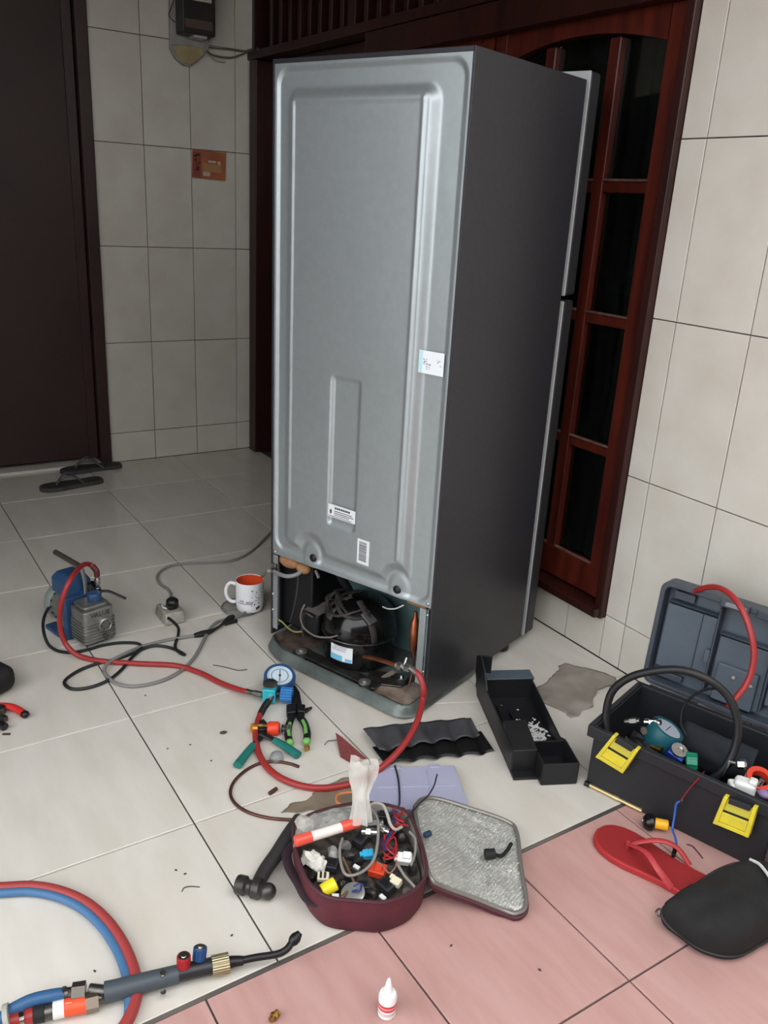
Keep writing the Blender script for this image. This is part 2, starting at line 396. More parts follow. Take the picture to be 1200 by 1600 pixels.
for x in (.003, FW-.003): MB().box((x, FD/2, .721), (.006, FD, 1.382)).obj('side_panel', M_side, FR, bevel=.0012)
MB().box((FW/2, FD/2, FH-.0045), (FW-.0005, FD, .009)).obj('top_panel', M_side, FR, bevel=.001)
# pressed back panel
def rrect(x, y, x0, x1, y0, y1, r):      # signed distance inside a rounded rectangle (positive inside)
    qx = abs(x-(x0+x1)/2)-(x1-x0)/2+r; qy = abs(y-(y0+y1)/2)-(y1-y0)/2+r
    return -(min(max(qx, qy), 0)+math.hypot(max(qx, 0), max(qy, 0))-r)
def emboss(s, h):
    d = 0.0
    d -= .0045*sstep(0, .007, rrect(s, h, .012, .499, .284, 1.396, .035))               # shallow pressed field inside the rim
    pl = rrect(s, h, .047, .438, .307, 1.352, .03)
    for cx in (.140, .412):                                                               # arches over the two plugs
        a = math.hypot((s-cx)*1.0, max(0, (h-.300))*.85) - .040
        pl = min(pl, a) if h > .28 else pl
    d += .011*sstep(-.006, .018, pl)
    for cx in (.140, .412): d += .0025*sstep(.034, .020, math.hypot(s-cx, (h-.30)*.8))
    if .40 < h < 1.335:
        e = sstep(.40, .41, h)*sstep(1.335, 1.325, h)
        d += .0028*math.exp(-((s-.066)/.0035)**2)*e
    if .365 < h < 1.335:
        d += .0028*math.exp(-((s-.408)/.0035)**2)*sstep(.365, .375, h)*sstep(1.335, 1.325, h)
    if .06 < s < .414: d += .0018*math.exp(-((h-1.329)/.004)**2)
    vr = rrect(s, h, .193, .283, .40, .765, .012)
    d -= .0055*sstep(0, .010, vr)
    d += .0004*fbm(s*9, h*9, 0)
    return d
NU, NV = 130, 250
b = MB().grid(lambda u, v: (.006+.501*u, -emboss(.006+.501*u, .266+.0135*u+(1.403-.266-.0135*u)*v)+.002, .266+.0135*u+(1.403-.266-.0135*u)*v), NU, NV)
bp = b.obj('back_panel', M_zinc, FR, smooth=60, weld=False)
def pf(s, h): return -emboss(s, h)+.002
for cx in (.145, .408):
    MB().lathe([(.011, 0), (.011, .003), (.007, .006), (.0, .006)], (cx, pf(cx, .293)+.001, .293), (0, -1, 0), 16, cap=False).obj('plug', M_blk, bp)
def fscrew(par, s, h, dep, r=.004):
    MB().lathe([(r, 0), (r, .0015), (r*.5, .003), (0, .003)], (s, dep, h), (0, -1, 0), 10, cap=False).obj('screw', M_steel, par)
for s, h in ((.012, .272), (.497, .287)): fscrew(bp, s, h, .003)
# the three stickers
def flabel(name, s0, s1, h0, h1, m=None):
    d = min(pf(s0, h0), pf(s1, h1), pf((s0+s1)/2, (h0+h1)/2), pf(s0, h1), pf(s1, h0))-.0006
    o = MB().box(((s0+s1)/2, d, (h0+h1)/2), (s1-s0, .0005, h1-h0)).obj(name, m or M_white, FR, smooth=0); return o, d-.0004
def fbars(par, name, rects, d, m):
    b = MB()
    for s0, s1, h0, h1 in rects: b.box(((s0+s1)/2, d, (h0+h1)/2), (s1-s0, .0003, h1-h0))
    return b.obj(name, m, par, smooth=0)
lb, d = flabel('warning_label', .197, .281, .4235, .4555)
fbars(lb, 'printed_line', [(.218+.006*k, .218+.006*k+.0045, .4455, .4505) for k in range(8)]+[(.216, .272, .4395, .4412), (.216, .276, .4345, .4362), (.216, .262, .4300, .4314), (.200, .27, .4258, .4270), (.203, .208, .432, .442)], d, M_ink)
lb, d = flabel('notice_sticker', .431, .494, .807, .8545, mat('glossy_white_sticker', (240, 246, 250), .2))
fbars(lb, 'blue_edge', [(.4312, .441, .8075, .854)], d, mat('pale_cyan_print', (196, 232, 238), .3))
b = MB()
for k in range(26):
    cx, ch = random.choice(((.448, .832), (.456, .822), (.480, .836), (.483, .829)))
    b.box((cx+random.uniform(-.006, .006), d, ch+random.uniform(-.006, .006)), (random.uniform(.001, .005), .0003, random.uniform(.0008, .003)))
b.obj('printed_drawing', M_inkp, lb, smooth=0)
lb, d = flabel('barcode_label', .2915, .3275, .3305, .3925)
rects = []; h = .338
while h < .387:
    t = random.choice((.0007, .0011, .0016)); rects.append((.297, .3195, h, h+t)); h += t+random.choice((.0008, .0013))
fbars(lb, 'barcode', rects, d, M_ink)
# doors on the far side
for nm, z0, z1 in (('freezer_door', .945, 1.433), ('lower_door', .022, .934)):
    dr = MB().box((FW/2, .504, (z0+z1)/2), (FW+.001, .05, z1-z0)).obj(nm, M_door, FR, bevel=.008, seg=3)
    MB().box((FW/2, .4770, (z0+z1)/2), (FW-.001, .004, z1-z0-.001)).obj('door_liner', M_liner, dr, bevel=.002)
    MB().box((FW/2, .465, (z0+z1)/2-.002), (FW-.02, .014, z1-z0-.04)).obj('gasket', M_blkr, dr)
for s, dd in ((.485, .405), (.03, .405)): MB().lathe([(.017, 0), (.019, .004), (.019, .028), (.012, .034)], (s, dd, 0.001), (0, 0, 1), 16).obj('foot', M_blk, FR)
# open machine compartment
b = MB().add([(.006, .175, .266), (.507, .175, .266), (.507, .185, .02), (.006, .185, .02)], [(0, 1, 2, 3)])
b.obj('compartment_wall', M_teal, FR, smooth=0)
MB().box((.066, .10, .155), (.11, .14, .19)).obj('drain_housing', M_blk, FR, bevel=.006)
MB().tube([(.15, .08, .262), (.165, .09, .22), (.185, .11, .17), (.195, .12, .12)], .011, 10).obj('drain_tube', M_blkr, FR)
rl = MB().box((.017, .0005, .157), (.017, .002, .214)).box((.0095, .012, .157), (.002, .022, .214)).obj('side_rail', M_zinc, FR, bevel=.0005)
for h in (.235, .152, .105): fscrew(rl, .010, h, -.001, .004)
MB().box((.017, -.004, .232), (.016, .008, .022)).obj('cable_clamp', M_steel, rl, bevel=.002)
rr_ = MB().box((.487, .0005, .175), (.018, .002, .196)).box((.5, .012, .175), (.002, .022, .196)).obj('side_rail', M_zinc, FR, bevel=.0005)
fscrew(rr_, .501, .262, -.001, .004); fscrew(rr_, .501, .115, -.001, .004)
# pressed base tray
def trayh(s, y):
    d = rrect(s, y, -.001, .506, -.062+.03*sstep(.10, 0, s), .27, .045)
    h = .008 + .026*sstep(0, .014, d) - .018*sstep(.017, .032, d)
    h += .006*sstep(-.01, .03, y)*sstep(.03, .05, d)
    h += .0025*fbm(s*30, y*30, 1)*sstep(.02, .05, d) + .008*math.exp(-((s-.36)/.03)**2)*sstep(.03, .06, d)
    h += .006*math.exp(-((s-.13)/.03)**2)*sstep(.03, .06, d)
    return h
b = MB().grid(lambda u, v: (-.001+.507*u, -.062+.332*v, 0), 90, 60)
vv = []
for p in b.v:
    x0 = -.062+.03*sstep(.10, 0, p.x)
    d = rrect(p.x, p.y, -.001, .506, x0, .27, .045)
    q = V(p)
    if d < 0:                              # pull the corner vertices back onto the rounded outline
        for _ in range(12):
            e = 1e-4; g = V((rrect(q.x+e, q.y, -.001, .506, x0, .27, .045)-d, rrect(q.x, q.y+e, -.001, .506, x0, .27, .045)-d, 0))
            if g.length < 1e-9: break
            q = q+g.normalized()*(-d); d = rrect(q.x, q.y, -.001, .506, x0, .27, .045)
            if d > -1e-4: break
    vv.append(V((q.x, q.y, trayh(q.x, q.y))))
b.v = vv
M_tray = mat('dirty_tray_steel', (120, 128, 124), .45, metal=.5, rgb2=(92, 98, 94), scale=18, detail=6)
tray = b.obj('base_tray', M_tray, FR, smooth=50, weld=False)
MB().grid(lambda u, v: (.02+.12*u, -.012+.075*v, trayh(.02+.12*u, -.012+.075*v)+.0012+.003*max(0, fbm(u*6, v*6, 3))), 24, 14).obj('dirt', mat('brown_grime', (92, 74, 66), .9, rgb2=(60, 48, 42), scale=40), tray)
MB().grid(lambda u, v: (.36+.125*u, -.02+.09*v, trayh(.36+.125*u, -.02+.09*v)+.0012+.003*max(0, fbm(u*6, v*6, 7))), 24, 14).obj('dirt', mat('rusty_grime', (112, 84, 70), .85, rgb2=(150, 138, 124), scale=18, lo=.4, hi=.6), tray)
# compressor
CX, CY = .248, .075
sh = MB().lathe([(.060, .040), (.080, .046), (.091, .06), (.095, .12), (.096, .128), (.0985, .130), (.0985, .134), (.095, .137), (.094, .155), (.086, .182), (.066, .204), (.035, .217), (0, .220)], (CX, CY, 0), (0, 0, 1), 40, cap=False)
comp = sh.obj('compressor', M_blkg, FR)
MB().lathe([(.0992, .1305), (.0998, .132), (.0992, .1335)], (CX, CY, 0), (0, 0, 1), 40, cap=False).obj('weld_seam', M_steeld, comp)
def cyp(a, h, r=.0958): return (CX+r*math.sin(a), CY-r*math.cos(a), h)
def cylpatch(a0, a1, h0, h1, r, n=12): return MB().grid(lambda u, v: cyp(a0+(a1-a0)*u, h0+(h1-h0)*v, r), n, 1)
lab = cylpatch(-.16, .50, .078, .120, .0964).obj('rating_label', M_white, comp, smooth=60)
cylpatch(-.16, .22, .0785, .094, .0968).obj('blue_block', M_sky, comp); cylpatch(.30, .48, .079, .088, .0968).obj('blue_block', M_sky, comp)
for k in range(3): cylpatch(-.10+.02*k, .30+.03*k, .107+.005*k-.001, .1095+.005*k-.001, .0967).obj('printed_line', M_inkp, comp)
b = MB()
for k in range(7):                        # crumpled wrap and harness over the dome
    a0 = random.uniform(-2.4, -.4); pts = []
    for j in range(7):
        t = j/6; a = a0+1.5*t; el = .82+.25*math.sin(k*1.7+t*3); r = .094*math.cos(el)+.006
        pts.append((CX-.012+r*math.sin(a), CY-r*math.cos(a), .152+.072*math.sin(el)+random.uniform(0, .006)))
    b.tube(pts, lambda t: .003+.0025*math.sin(t*3.1), 7, 4, flat=.6)
b.obj('taped_harness', M_blkd, comp)
b = MB().grid(lambda u, v: (lambda a, e: (CX+(.093*math.cos(e)+.004+.004*fbm(a*3, e*5, 2))*math.sin(a), CY-(.093*math.cos(e)+.004+.004*fbm(a*3, e*5, 2))*math.cos(a), .148+.072*math.sin(e)+.004*fbm(a*4, e*4, 9)))(-2.6+2.3*u, .35+1.0*v), 30, 14)
b.obj('tape_wrap', mat('grey_black_tape', (44, 41, 40), .6, rgb2=(72, 66, 63), scale=30), comp, solid=.002)
MB().tube([cyp(.5, .219, .03), cyp(.9, .200, .074), cyp(1.02, .165, .0945), cyp(1.05, .137, .0975)], .009, 8, flat=.3).obj('strap', M_blkd, comp)
MB().box((CX+.062, CY-.045, .196), (.036, .03, .006), Matrix.Rotation(.6, 3, 'Y')).obj('tape_tab', mat('grey_tape', (84, 82, 80), .5), comp, bevel=.002)
rc = MB().box((.133, .045, .118), (.05, .066, .072)).obj('relay_cover', M_blk, comp, bevel=.010, seg=3)
MB().grid(lambda u, v: (.108+.055*u, .010+.07*v, .1565+.004*fbm(u*3, v*3, 5)), 8, 8).obj('dust', mat('grey_dust', (98, 92, 90), .9), comp)
MB().tube([(.150, .005, .15), (.118, .004, .15), (.113, .003, .11), (.118, .002, .085)], .0025, 6).obj('wire_bail', M_steeld, comp)
for s, y in ((.137, -.026), (.352, -.030), (.405, .05)):
    mt = MB().lathe([(.017, .028), (.021, .032), (.017, .040), (.021, .048), (.016, .058)], (s, y, 0), (0, 0, 1), 16).obj('mount', M_blkr, comp)
    MB().lathe([(.015, .0585), (.015, .061), (.006, .061), (.006, .066), (0, .066)], (s, y, 0), (0, 0, 1), 14, cap=False).obj('washer', M_steel if s > .4 else mat('grey_washer', (168, 166, 160), .4, metal=.8), comp)
MB().box((.245, -.012, .049), (.27, .035, .006)).box((.37, .03, .049), (.09, .06, .005), Matrix.Rotation(.5, 3, 'Z')).obj('mounting_plate', M_steeld, comp, bevel=.002)
comp.location.z = -.021
# pipes and wires inside the compartment
MB().tube([FB(569, 1026, -.016), FB(585, 1029, -.03), FB(603, 1034, -.045), FB(622, 1040, -.052)], .0052, 10).obj('service_pipe', M_cop, FR)
SV, SP = FB(619, 1039, -.052), FB(643, 1045, -.050)
MB().cyl(SV, SP, .0065, None, 8).cyl(SV.lerp(SP, .15), SV.lerp(SP, .4), .0105, None, 6).cyl(SV.lerp(SP, .6), SV.lerp(SP, .95), .0105, None, 6).tube([SV.lerp(SP, .5), SV.lerp(SP, .5)+V((0, .01, .02))], .004, 8).obj('service_valve', M_steel, FR, smooth=20)
MB().lathe([(.003, 0), (.005, .012), (.0115, .022), (.0115, .088), (.005, .1), (.004, .114)], (.462, .012, .135), (-.06, .05, 1), 16).obj('filter_drier', M_cop, FR)
MB().tube([(.462, .012, .138), (.463, .01, .10), (.465, -.005, .06)], .003, 8).obj('capillary_pipe', M_copd, FR)
MB().box((.446, .055, .262), (.06, .05, .02)).obj('foam_pad', M_foam, FR, bevel=.006)
f1 = MB()
f1.sphere((.052, .018, .252), (.036, .02, .018), 12, 8).obj('foam_pad', M_foam, FR)
MB().sphere((.098, .02, .246), (.022, .018, .015), 12, 8).obj('foam_pad', M_foam, FR)
b = MB().tube([FB(428, 893, -.012), FB(445, 900, -.02), FB(460, 899, -.01), FB(470, 893, .005), FB(474, 884, .02)], .0055, 8)
b.obj('power_lead', mat('grey_cable', (128, 126, 124), .5), FR)
def fwire(name, pts, r, m): return MB().tube([FB(*p) for p in pts], r, 6).obj(name, m, FR)
M_wireg = mat('grey_wire', (120, 112, 110), .5)
fwire('lead', [(466, 898, .0), (464, 925, .0), (458, 955, .005), (453, 972, .01)], .0022, mat('dark_grey_wire', (62, 60, 62), .5))
fwire('lead', [(491, 931, .06), (476, 945, .03), (470, 962, .01), (473, 978, -.01), (484, 989, -.02), (497, 995, -.03), (515, 996, -.03), (527, 993, -.03)], .0024, M_wireg)
fwire('lead', [(492, 938, .06), (488, 952, .05), (478, 970, .02), (470, 985, .02)], .002, mat('dark_grey_wire', (62, 60, 62), .5))
fwire('earth_wire', [(433, 967, .005), (441, 972, .01), (450, 981, .02), (460, 987, .03), (472, 987, .04)], .0022, mat('yellow_green_wire', (150, 150, 96), .5))
fwire('lead', [(598, 948, .05), (606, 951, .03), (618, 951, .015), (630, 946, .004)], .0018, mat('white_wire', (220, 220, 216), .5))
fwire('lead', [(493, 891, .03), (498, 903, .03)], .004, M_wireg)
# ================================================================ the tools lying on the floor
M_red = mat('red_hose_rubber', (156, 46, 46), .4)
M_blue = mat('blue_enamel', (44, 78, 116), .45, rgb2=(36, 64, 100), scale=20)
M_alu = mat('cast_aluminium', (158, 158, 152), .38, metal=.75, rgb2=(132, 132, 128), scale=25)
M_fan = mat('grey_green_paint', (128, 136, 130), .5)
M_brass = mat('brass', (196, 160, 90), .3, metal=.95, rgb2=(150, 116, 62), scale=40)
M_cyan = mat('cyan_anodised', (64, 190, 204), .3, metal=.4)
M_bl2 = mat('bright_blue_plastic', (40, 112, 176), .35)
M_gaugeblue = mat('blue_rubber_boot', (38, 74, 118), .5)
M_dial = mat('pale_dial', (206, 220, 228), .25)
M_dialb = mat('blue_dial_ring', (98, 140, 176), .3)
M_redp = mat('orange_red_plastic', (226, 66, 40), .4)
M_cable = mat('black_cable', (30, 30, 31), .45)
M_cablg = mat('grey_cable', (128, 126, 124), .5)
M_wht = mat('white_plastic', (226, 226, 222), .4)
M_clear = mat('clear_plastic', (236, 238, 240), .08, trans=.9, ior=1.3)
def hose(name, pts, r, m, label, cat, n=10, k=8, group=None, flat=None):
    return tag(MB().tube(pts, r, n, k, flat=flat).obj(name, m), label, cat, group)

# ---------------------------------------------------------------- vacuum pump
pu = thing('vacuum_pump', 'small blue and silver vacuum pump with finned housing standing on the tiles', 'pump', (1.603, -1.16, 0), .26)
hs = MB()
def rr2(x0, x1, y0, y1, r, n=5):
    out = []
    for cx, cy, a in ((x1-r, y1-r, 0), (x0+r, y1-r, 90), (x0+r, y0+r, 180), (x1-r, y0+r, 270)):
        for i in range(n+1):
            t = math.radians(a+90*i/n); out.append((cx+r*math.cos(t), cy+r*math.sin(t)))
    return out
hs.prism(rr2(-.078, -.003, -.043, .043, .012), .014, .106).prism(rr2(-.074, -.012, -.036, .036, .012), .106, .116)
hs.obj('gear_housing', M_alu, pu, bevel=.003, seg=3)
for k in range(7):
    MB().prism(rr2(-.078, .0005, -.0465, .0465, .012), .0165+.0088*k, .0205+.0088*k).obj('cooling_fin', M_alu, pu, bevel=.0008)
MB().lathe([(.019, -.004), (.019, .004), (.0165, .006), (.0155, .0045), (0, .0045)], (.0, .012, .060), (1, 0, 0), 24, cap=False).obj('sight_glass', M_alu, pu)
b = MB()
for k in range(6):
    a = k*math.pi/3; b.lathe([(.0022, 0), (.0022, .001)], (.0042, .012+.011*math.cos(a), .060+.011*math.sin(a)), (1, 0, 0), 8)
b.obj('sight_glass_marks', M_blk, pu)
MB().lathe([(.008, -.004), (.008, .003), (.005, .003), (.005, .001), (0, .001)], (.0, .012, .026), (1, 0, 0), 12, cap=False).obj('drain_plug', M_steeld, pu)
text('embossed_name', 'VALUE', .017, frame((.0, .002, .092), (0, 1, 0), (0, 0, 1)) @ T(0, 0, -.0028), M_steeld, pu, extrude=.0012, width=1.1)
for y in (-.036, .036): MB().lathe([(.004, 0), (.004, .004)], (-.07, y, .104), (0, 0, 1), 8).obj('bolt', M_steeld, pu)
b = MB().lathe([(.0175, 0), (.0185, .002), (.0185, .019), (.016, .022), (.008, .022), (.008, .023), (0, .023)], (-.045, .012, .114), (0, 0, 1), 20, cap=False)
b.obj('oil_cap', M_blue, pu)
MB().box((-.090, 0, .062), (.022, .104, .118)).obj('mounting_plate', M_blue, pu, bevel=.003)
MB().box((-.081, 0, .062), (.003, .098, .112)).obj('flange', M_alu, pu, bevel=.001)
MB().box((-.075, 0, .007), (.11, .062, .012)).box((-.135, -.046, .007), (.10, .03, .012)).box((-.135, .046, .007), (.10, .03, .012)).obj('base_foot', M_blue, pu, bevel=.002)
MB().lathe([(.047, 0), (.047, .075)], (-.098, 0, .066), (-1, 0, 0), 32).obj('motor_body', mat('grey_motor_paint', (120, 120, 116), .45, metal=.4), pu)
b = MB()
for k in range(16):
    a = 2*math.pi*k/16; b.box((-.175, .0475*math.cos(a), .066+.0475*math.sin(a)), (.008, .006, .006), Matrix.Rotation(a, 3, 'X'))
b.obj('cooling_slots', M_blk, pu)
MB().lathe([(.051, 0), (.054, .006), (.054, .026), (.048, .037), (.030, .042), (0, .042)], (-.172, 0, .066), (-1, 0, 0), 32).obj('fan_cover', M_fan, pu)
b = MB()
b.add([(-.10,-.036,.108),(-.182,-.036,.108),(-.182,.036,.108),(-.10,.036,.108),(-.10,-.036,.150),(-.182,-.036,.150),(-.182,.036,.150),(-.10,.036,.150),(-.106,-.022,.168),(-.174,-.022,.166),(-.174,.024,.166),(-.106,.024,.168)],
      [(3,2,1,0),(0,1,5,4),(1,2,6,5),(2,3,7,6),(3,0,4,7),(4,5,9,8),(5,6,10,9),(6,7,11,10),(7,4,8,11),(8,9,10,11)])
b.obj('junction_box', M_blue, pu, bevel=.005, seg=3)
MB().tube([(-.083, .010, .118), (-.085, .010, .155), (-.088, .006, .185), (-.10, .0, .20)], .006, 8, 6, flat=.5).obj('handle_bracket', M_alu, pu)
MB().tube([(-.095, .001, .199), (-.205, -.006, .204)], .0075, 12).obj('handle_grip', mat('dark_brown_grip', (62, 54, 52), .5), pu)
MB().lathe([(.017, 0), (.019, .003), (.019, .01), (.012, .014), (0, .014)], (-.088, .026, .128), (.6, .5, .3), 16, cap=False).obj('intake_cover', M_blk, pu)
it = MB().lathe([(.009, 0), (.009, .018), (.0065, .018), (.0065, .03), (.008, .03), (.008, .044), (.005, .044), (.005, .055)], (-.068, .036, .116), (0, 0, 1), 6)
it.obj('intake_fitting', M_steel, pu, smooth=20)
MB().tube([(-.07, .035, .122), (-.05, .055, .124), (-.03, .075, .112), (-.018, .088, .103)], .005, 8, 5, flat=.6).obj('cap_strap', M_blk, pu)
PM = Matrix.Translation((1.603, -1.16, 0)) @ RZm(.26)
inlet = PM @ V((-.068, .036, .171))
h1 = [inlet, inlet+V((0, -.002, .016)), inlet+V((-.01, -.016, .030)), WY(128, 884, -1.185), WY(113, 901, -1.225), WY(101, 925, -1.25), WY(94, 952, -1.262), WY(94, 980, -1.262), WY(101, 1003, -1.255), W(113, 1018, .02), W(130, 1027, .009), W(160, 1033, .0085), W(220, 1037, .0085), W(275, 1040, .0085), W(312, 1051, .0085), W(345, 1067, .009), W(372, 1077, .014), W(388, 1081, .021)]
hz = MB().tube(h1, .0066, 12, 8).obj('charging_hose', M_red)
tag(hz, 'red rubber hose running from the vacuum pump across the tiles to the blue gauge', 'hose')
off = hz.location
b = MB()
e0, e1 = W(386, 1080.5, .0215), W(411, 1086, .026)
b.cyl(e0, e0.lerp(e1, .45), .0062, None, 10).cyl(e0.lerp(e1, .45), e1, .0072, None, 6); b.M = Matrix()
b.v = [p-off for p in b.v]; b.obj('hose_fitting', M_steeld, hz, smooth=20)
b = MB().tube([inlet+V((0, 0, -.004)), inlet+V((0, -.001, .012)), inlet+V((-.006, -.009, .026))], .0078, 10); b.v = [p-off for p in b.v]; b.obj('hose_sleeve', mat('dark_red_sleeve', (84, 34, 36), .5), hz)

# ---------------------------------------------------------------- cables and socket
def zoom1(l, z=.005): return [W(u*.375, 820+v*.375, z if len(q) == 0 else q[0]) for u, v, *q in l]
so = thing('extension_socket', 'dirty white single extension socket lying on the tiles with a black plug in it', 'socket', (1.532, -.948, 0), -.02)
b = MB().add([(-.046,-.032,0),(.044,-.030,0),(.044,.030,0),(-.046,.032,0),(-.042,-.028,.034),(.040,-.027,.036),(.040,.027,.036),(-.042,.028,.034)], [(3,2,1,0),(4,5,6,7),(0,1,5,4),(1,2,6,5),(2,3,7,6),(3,0,4,7)])
b.obj('body', mat('grubby_white_plastic', (176, 172, 160), .5, rgb2=(120, 116, 106), scale=18, detail=6), so, bevel=.006, seg=3)
MB().lathe([(.022, 0), (.022, .0035), (.0185, .0035), (.0175, .0005), (0, .0005)], (-.012, 0, .034), (0, 0, 1), 24, cap=False).obj('socket_ring', M_wht, so)
pl = MB().lathe([(.0165, 0), (.018, .008), (.017, .022), (.012, .027), (0, .028)], (.002, .004, .036), (.15, 0, 1), 18, cap=False)
pl = pl.obj('plug', M_blk, so)          # stays in the socket; the cord belongs to the pump
MB().box((.016, -.006, .045), (.022, .014, .012)).obj('cord_grip', M_blk, so, bevel=.003)
so2 = zoom1([(708, 312, .012), (712, 290, .006), (700, 268, .005), (672, 250, .005), (655, 222, .005), (668, 195, .005), (715, 170, .005), (800, 160, .005), (930, 155, .005), (1000, 138, .005), (1060, 100, .005), (1110, 50, .005), (1150, 10, .005), (1200, -30, .005)])
hose('extension_cable', so2, .0042, mat('pale_grey_flat_cable', (140, 138, 132), .5), 'thin grey flat cable running from the white socket to behind the refrigerator', 'cable', 8)
cd_ = zoom1([(700, 388, .05), (722, 405, .035), (743, 430, .014), (742, 462, .005), (732, 492, .0048), (732, 515, .0048), (752, 535, .0048), (770, 541, .0048)])
cd2 = zoom1([(770, 541, .0048), (735, 522, .0048), (690, 508, .0048), (640, 505, .0048), (590, 520, .0048), (548, 555, .0048), (505, 605, .0048), (450, 648, .0048), (380, 676, .0048), (310, 685, .0048), (272, 668, .0048), (276, 643, .0048), (330, 607, .0048), (400, 580, .0048), (470, 563, .0048), (540, 540, .0048), (588, 512, .006), (570, 494, .0048), (500, 492, .0048), (430, 502, .0048), (370, 519, .0048), (300, 532, .0048), (240, 525, .0048), (203, 500, .012), (184, 455, .03), (180, 405, .045), (197, 355, .06), (235, 315, .075), (275, 290, .085)])
end = PM @ V((-.10, -.028, .122))
hose('pump_power_cord', cd_+cd2[1:]+[end], .0042, M_cable, 'black power cord lying in loops between the vacuum pump and the white socket', 'cable', 8, 7)
gc = [MFR @ FB(425, 893, -.012), MFR @ FB(417, 893, -.02), W(408, 903, .075), W(402, 918, .055), W(394, 938, .03), W(384, 956, .01), W(373, 967, .006)]
g1 = zoom1([(985, 385, .006), (950, 392, .006), (905, 405, .006), (870, 440, .0055), (845, 490, .0055), (812, 550, .0055), (770, 595, .0055), (715, 632, .0055), (640, 660, .0055), (550, 673, .0055), (480, 658, .0055), (438, 620, .0055), (440, 588, .013), (475, 560, .014), (540, 528, .014), (600, 505, .0055), (690, 482, .0055), (760, 470, .0055), (820, 460, .0055), (870, 446, .0055), (915, 425, .0055), (945, 402, .0055)])
cab_ = hose('patched_power_cable', gc[:-1]+g1, .0045, M_cablg, 'grey cable looping over the tiles from the refrigerator with a black taped splice', 'cable', 8, 7)
b = MB().tube(zoom1([(808, 462, .006), (850, 452, .008), (890, 438, .009), (925, 415, .010), (950, 395, .009), (972, 383, .008)]), lambda t: .006+.003*math.sin(t*9), 8, 5)
b.v = [p-cab_.location for p in b.v]; b.obj('tape_splice', M_blkr, cab_)
b = MB().tube(zoom1([(935, 412, .006), (965, 405, .006), (985, 400, .004)]), .006, 8, 5); b.v = [p-cab_.location for p in b.v]; b.obj('tape_splice', M_blkr, cab_)

# ---------------------------------------------------------------- mug on its glass coaster
co = MB().lathe([(.052, 0), (.057, .001), (.058, .006), (.055, .009), (.052, .006), (0, .005)], (1.562, -.748, .0003), (0, 0, 1), 36, cap=False)
tag(co.obj('glass_coaster', mat('clear_grey_glass', (214, 214, 210), .06, trans=.85)), 'round clear glass coaster on the tiles under the mug', 'coaster')
mg = thing('mug', 'white mug with orange inside and black speckles beside the refrigerator', 'mug', (1.580, -.728, .0065))
MB().lathe([(.030, .001), (.036, 0), (.0385, .004), (.040, .020), (.0405, .088), (.0398, .090), (.0385, .0885)], (0, 0, 0), (0, 0, 1), 40, cap=False).obj('cup', mat('white_glazed_ceramic', (236, 236, 238), .15), mg)
MB().lathe([(.0385, .0886), (.0375, .080), (.0365, .012), (.030, .008), (0, .008)], (0, 0, 0), (0, 0, 1), 40, cap=False).obj('inner_glaze', mat('orange_glaze', (226, 84, 48), .2), mg)
hd = V((-.52, -.854, 0)).normalized()
MB().tube([hd*.039+V((0, 0, .074)), hd*.055+V((0, 0, .078)), hd*.066+V((0, 0, .066)), hd*.069+V((0, 0, .045)), hd*.062+V((0, 0, .026)), hd*.050+V((0, 0, .018)), hd*.0395+V((0, 0, .020))], .0052, 10, 6).obj('handle', MATS['white_glazed_ceramic'], mg)
vd = V((CAM.x-1.58, CAM.y+.728, 0)).normalized(); va = math.atan2(vd.y, vd.x)
def mugp(da, z, r=.0408): return V((r*math.cos(va+da), r*math.sin(va+da), z))
b = MB()
for k in range(40):
    a = random.uniform(.08, .95); z = random.uniform(.024, .075); q = random.uniform(.0005, .0016)
    b.grid(lambda u, v: mugp(a+(u-.5)*q*50, z+(v-.5)*q*2), 1, 1)
b.grid(lambda u, v: mugp(.45+.30*u, .011+.007*v+.004*u), 4, 2)
b.obj('speckle_print', M_ink, mg, smooth=0)
for wd, da, z in (('nd', -.62, .037), ('way', -.02, .036)):
    text('printed_word', wd, .013, frame(mugp(da, z, .0403), V((-math.sin(va+da), math.cos(va+da), 0)), (0, 0, 1)), mat('maroon_ink', (110, 84, 92), .5), mg)
cylb = MB()
for a0, a1, z in ((-.95, .2, .029),): cylb.grid(lambda u, v: mugp(a0+(a1-a0)*u, z+.0016*v), 10, 1)
cylb.obj('printed_line', MATS['maroon_ink'], mg)

# ---------------------------------------------------------------- blue gauge manifold
gm_ = thing('gauge_manifold', 'blue refrigerant gauge with cyan valve block lying face up near the pliers', 'gauge', (2.0, -.86, 0))
MGI = Matrix.Translation((-2.0, .86, 0))
def gl(u, v, z): return MGI @ W(u, v, z)
gc0 = gl(437, 1058, .040); ax = V((.32, -.10, 1)).normalized()
MB().lathe([(.030, -.034), (.037, -.030), (.0385, -.026), (.0385, .004), (.0365, .008), (.031, .008), (.030, .003)], gc0, ax, 36, cap=True).obj('gauge_boot', M_gaugeblue, gm_)
dl = MB().lathe([(.031, .0055), (0, .0055)], gc0, ax, 36, cap=False).obj('dial', M_dial, gm_)
MB().lathe([(.0215, .0062), (.019, .0062)], gc0, ax, 36, cap=False).obj('dial_ring', M_dialb, dl)
nq = V((0, 0, 1)).rotation_difference(ax).to_matrix().to_4x4()
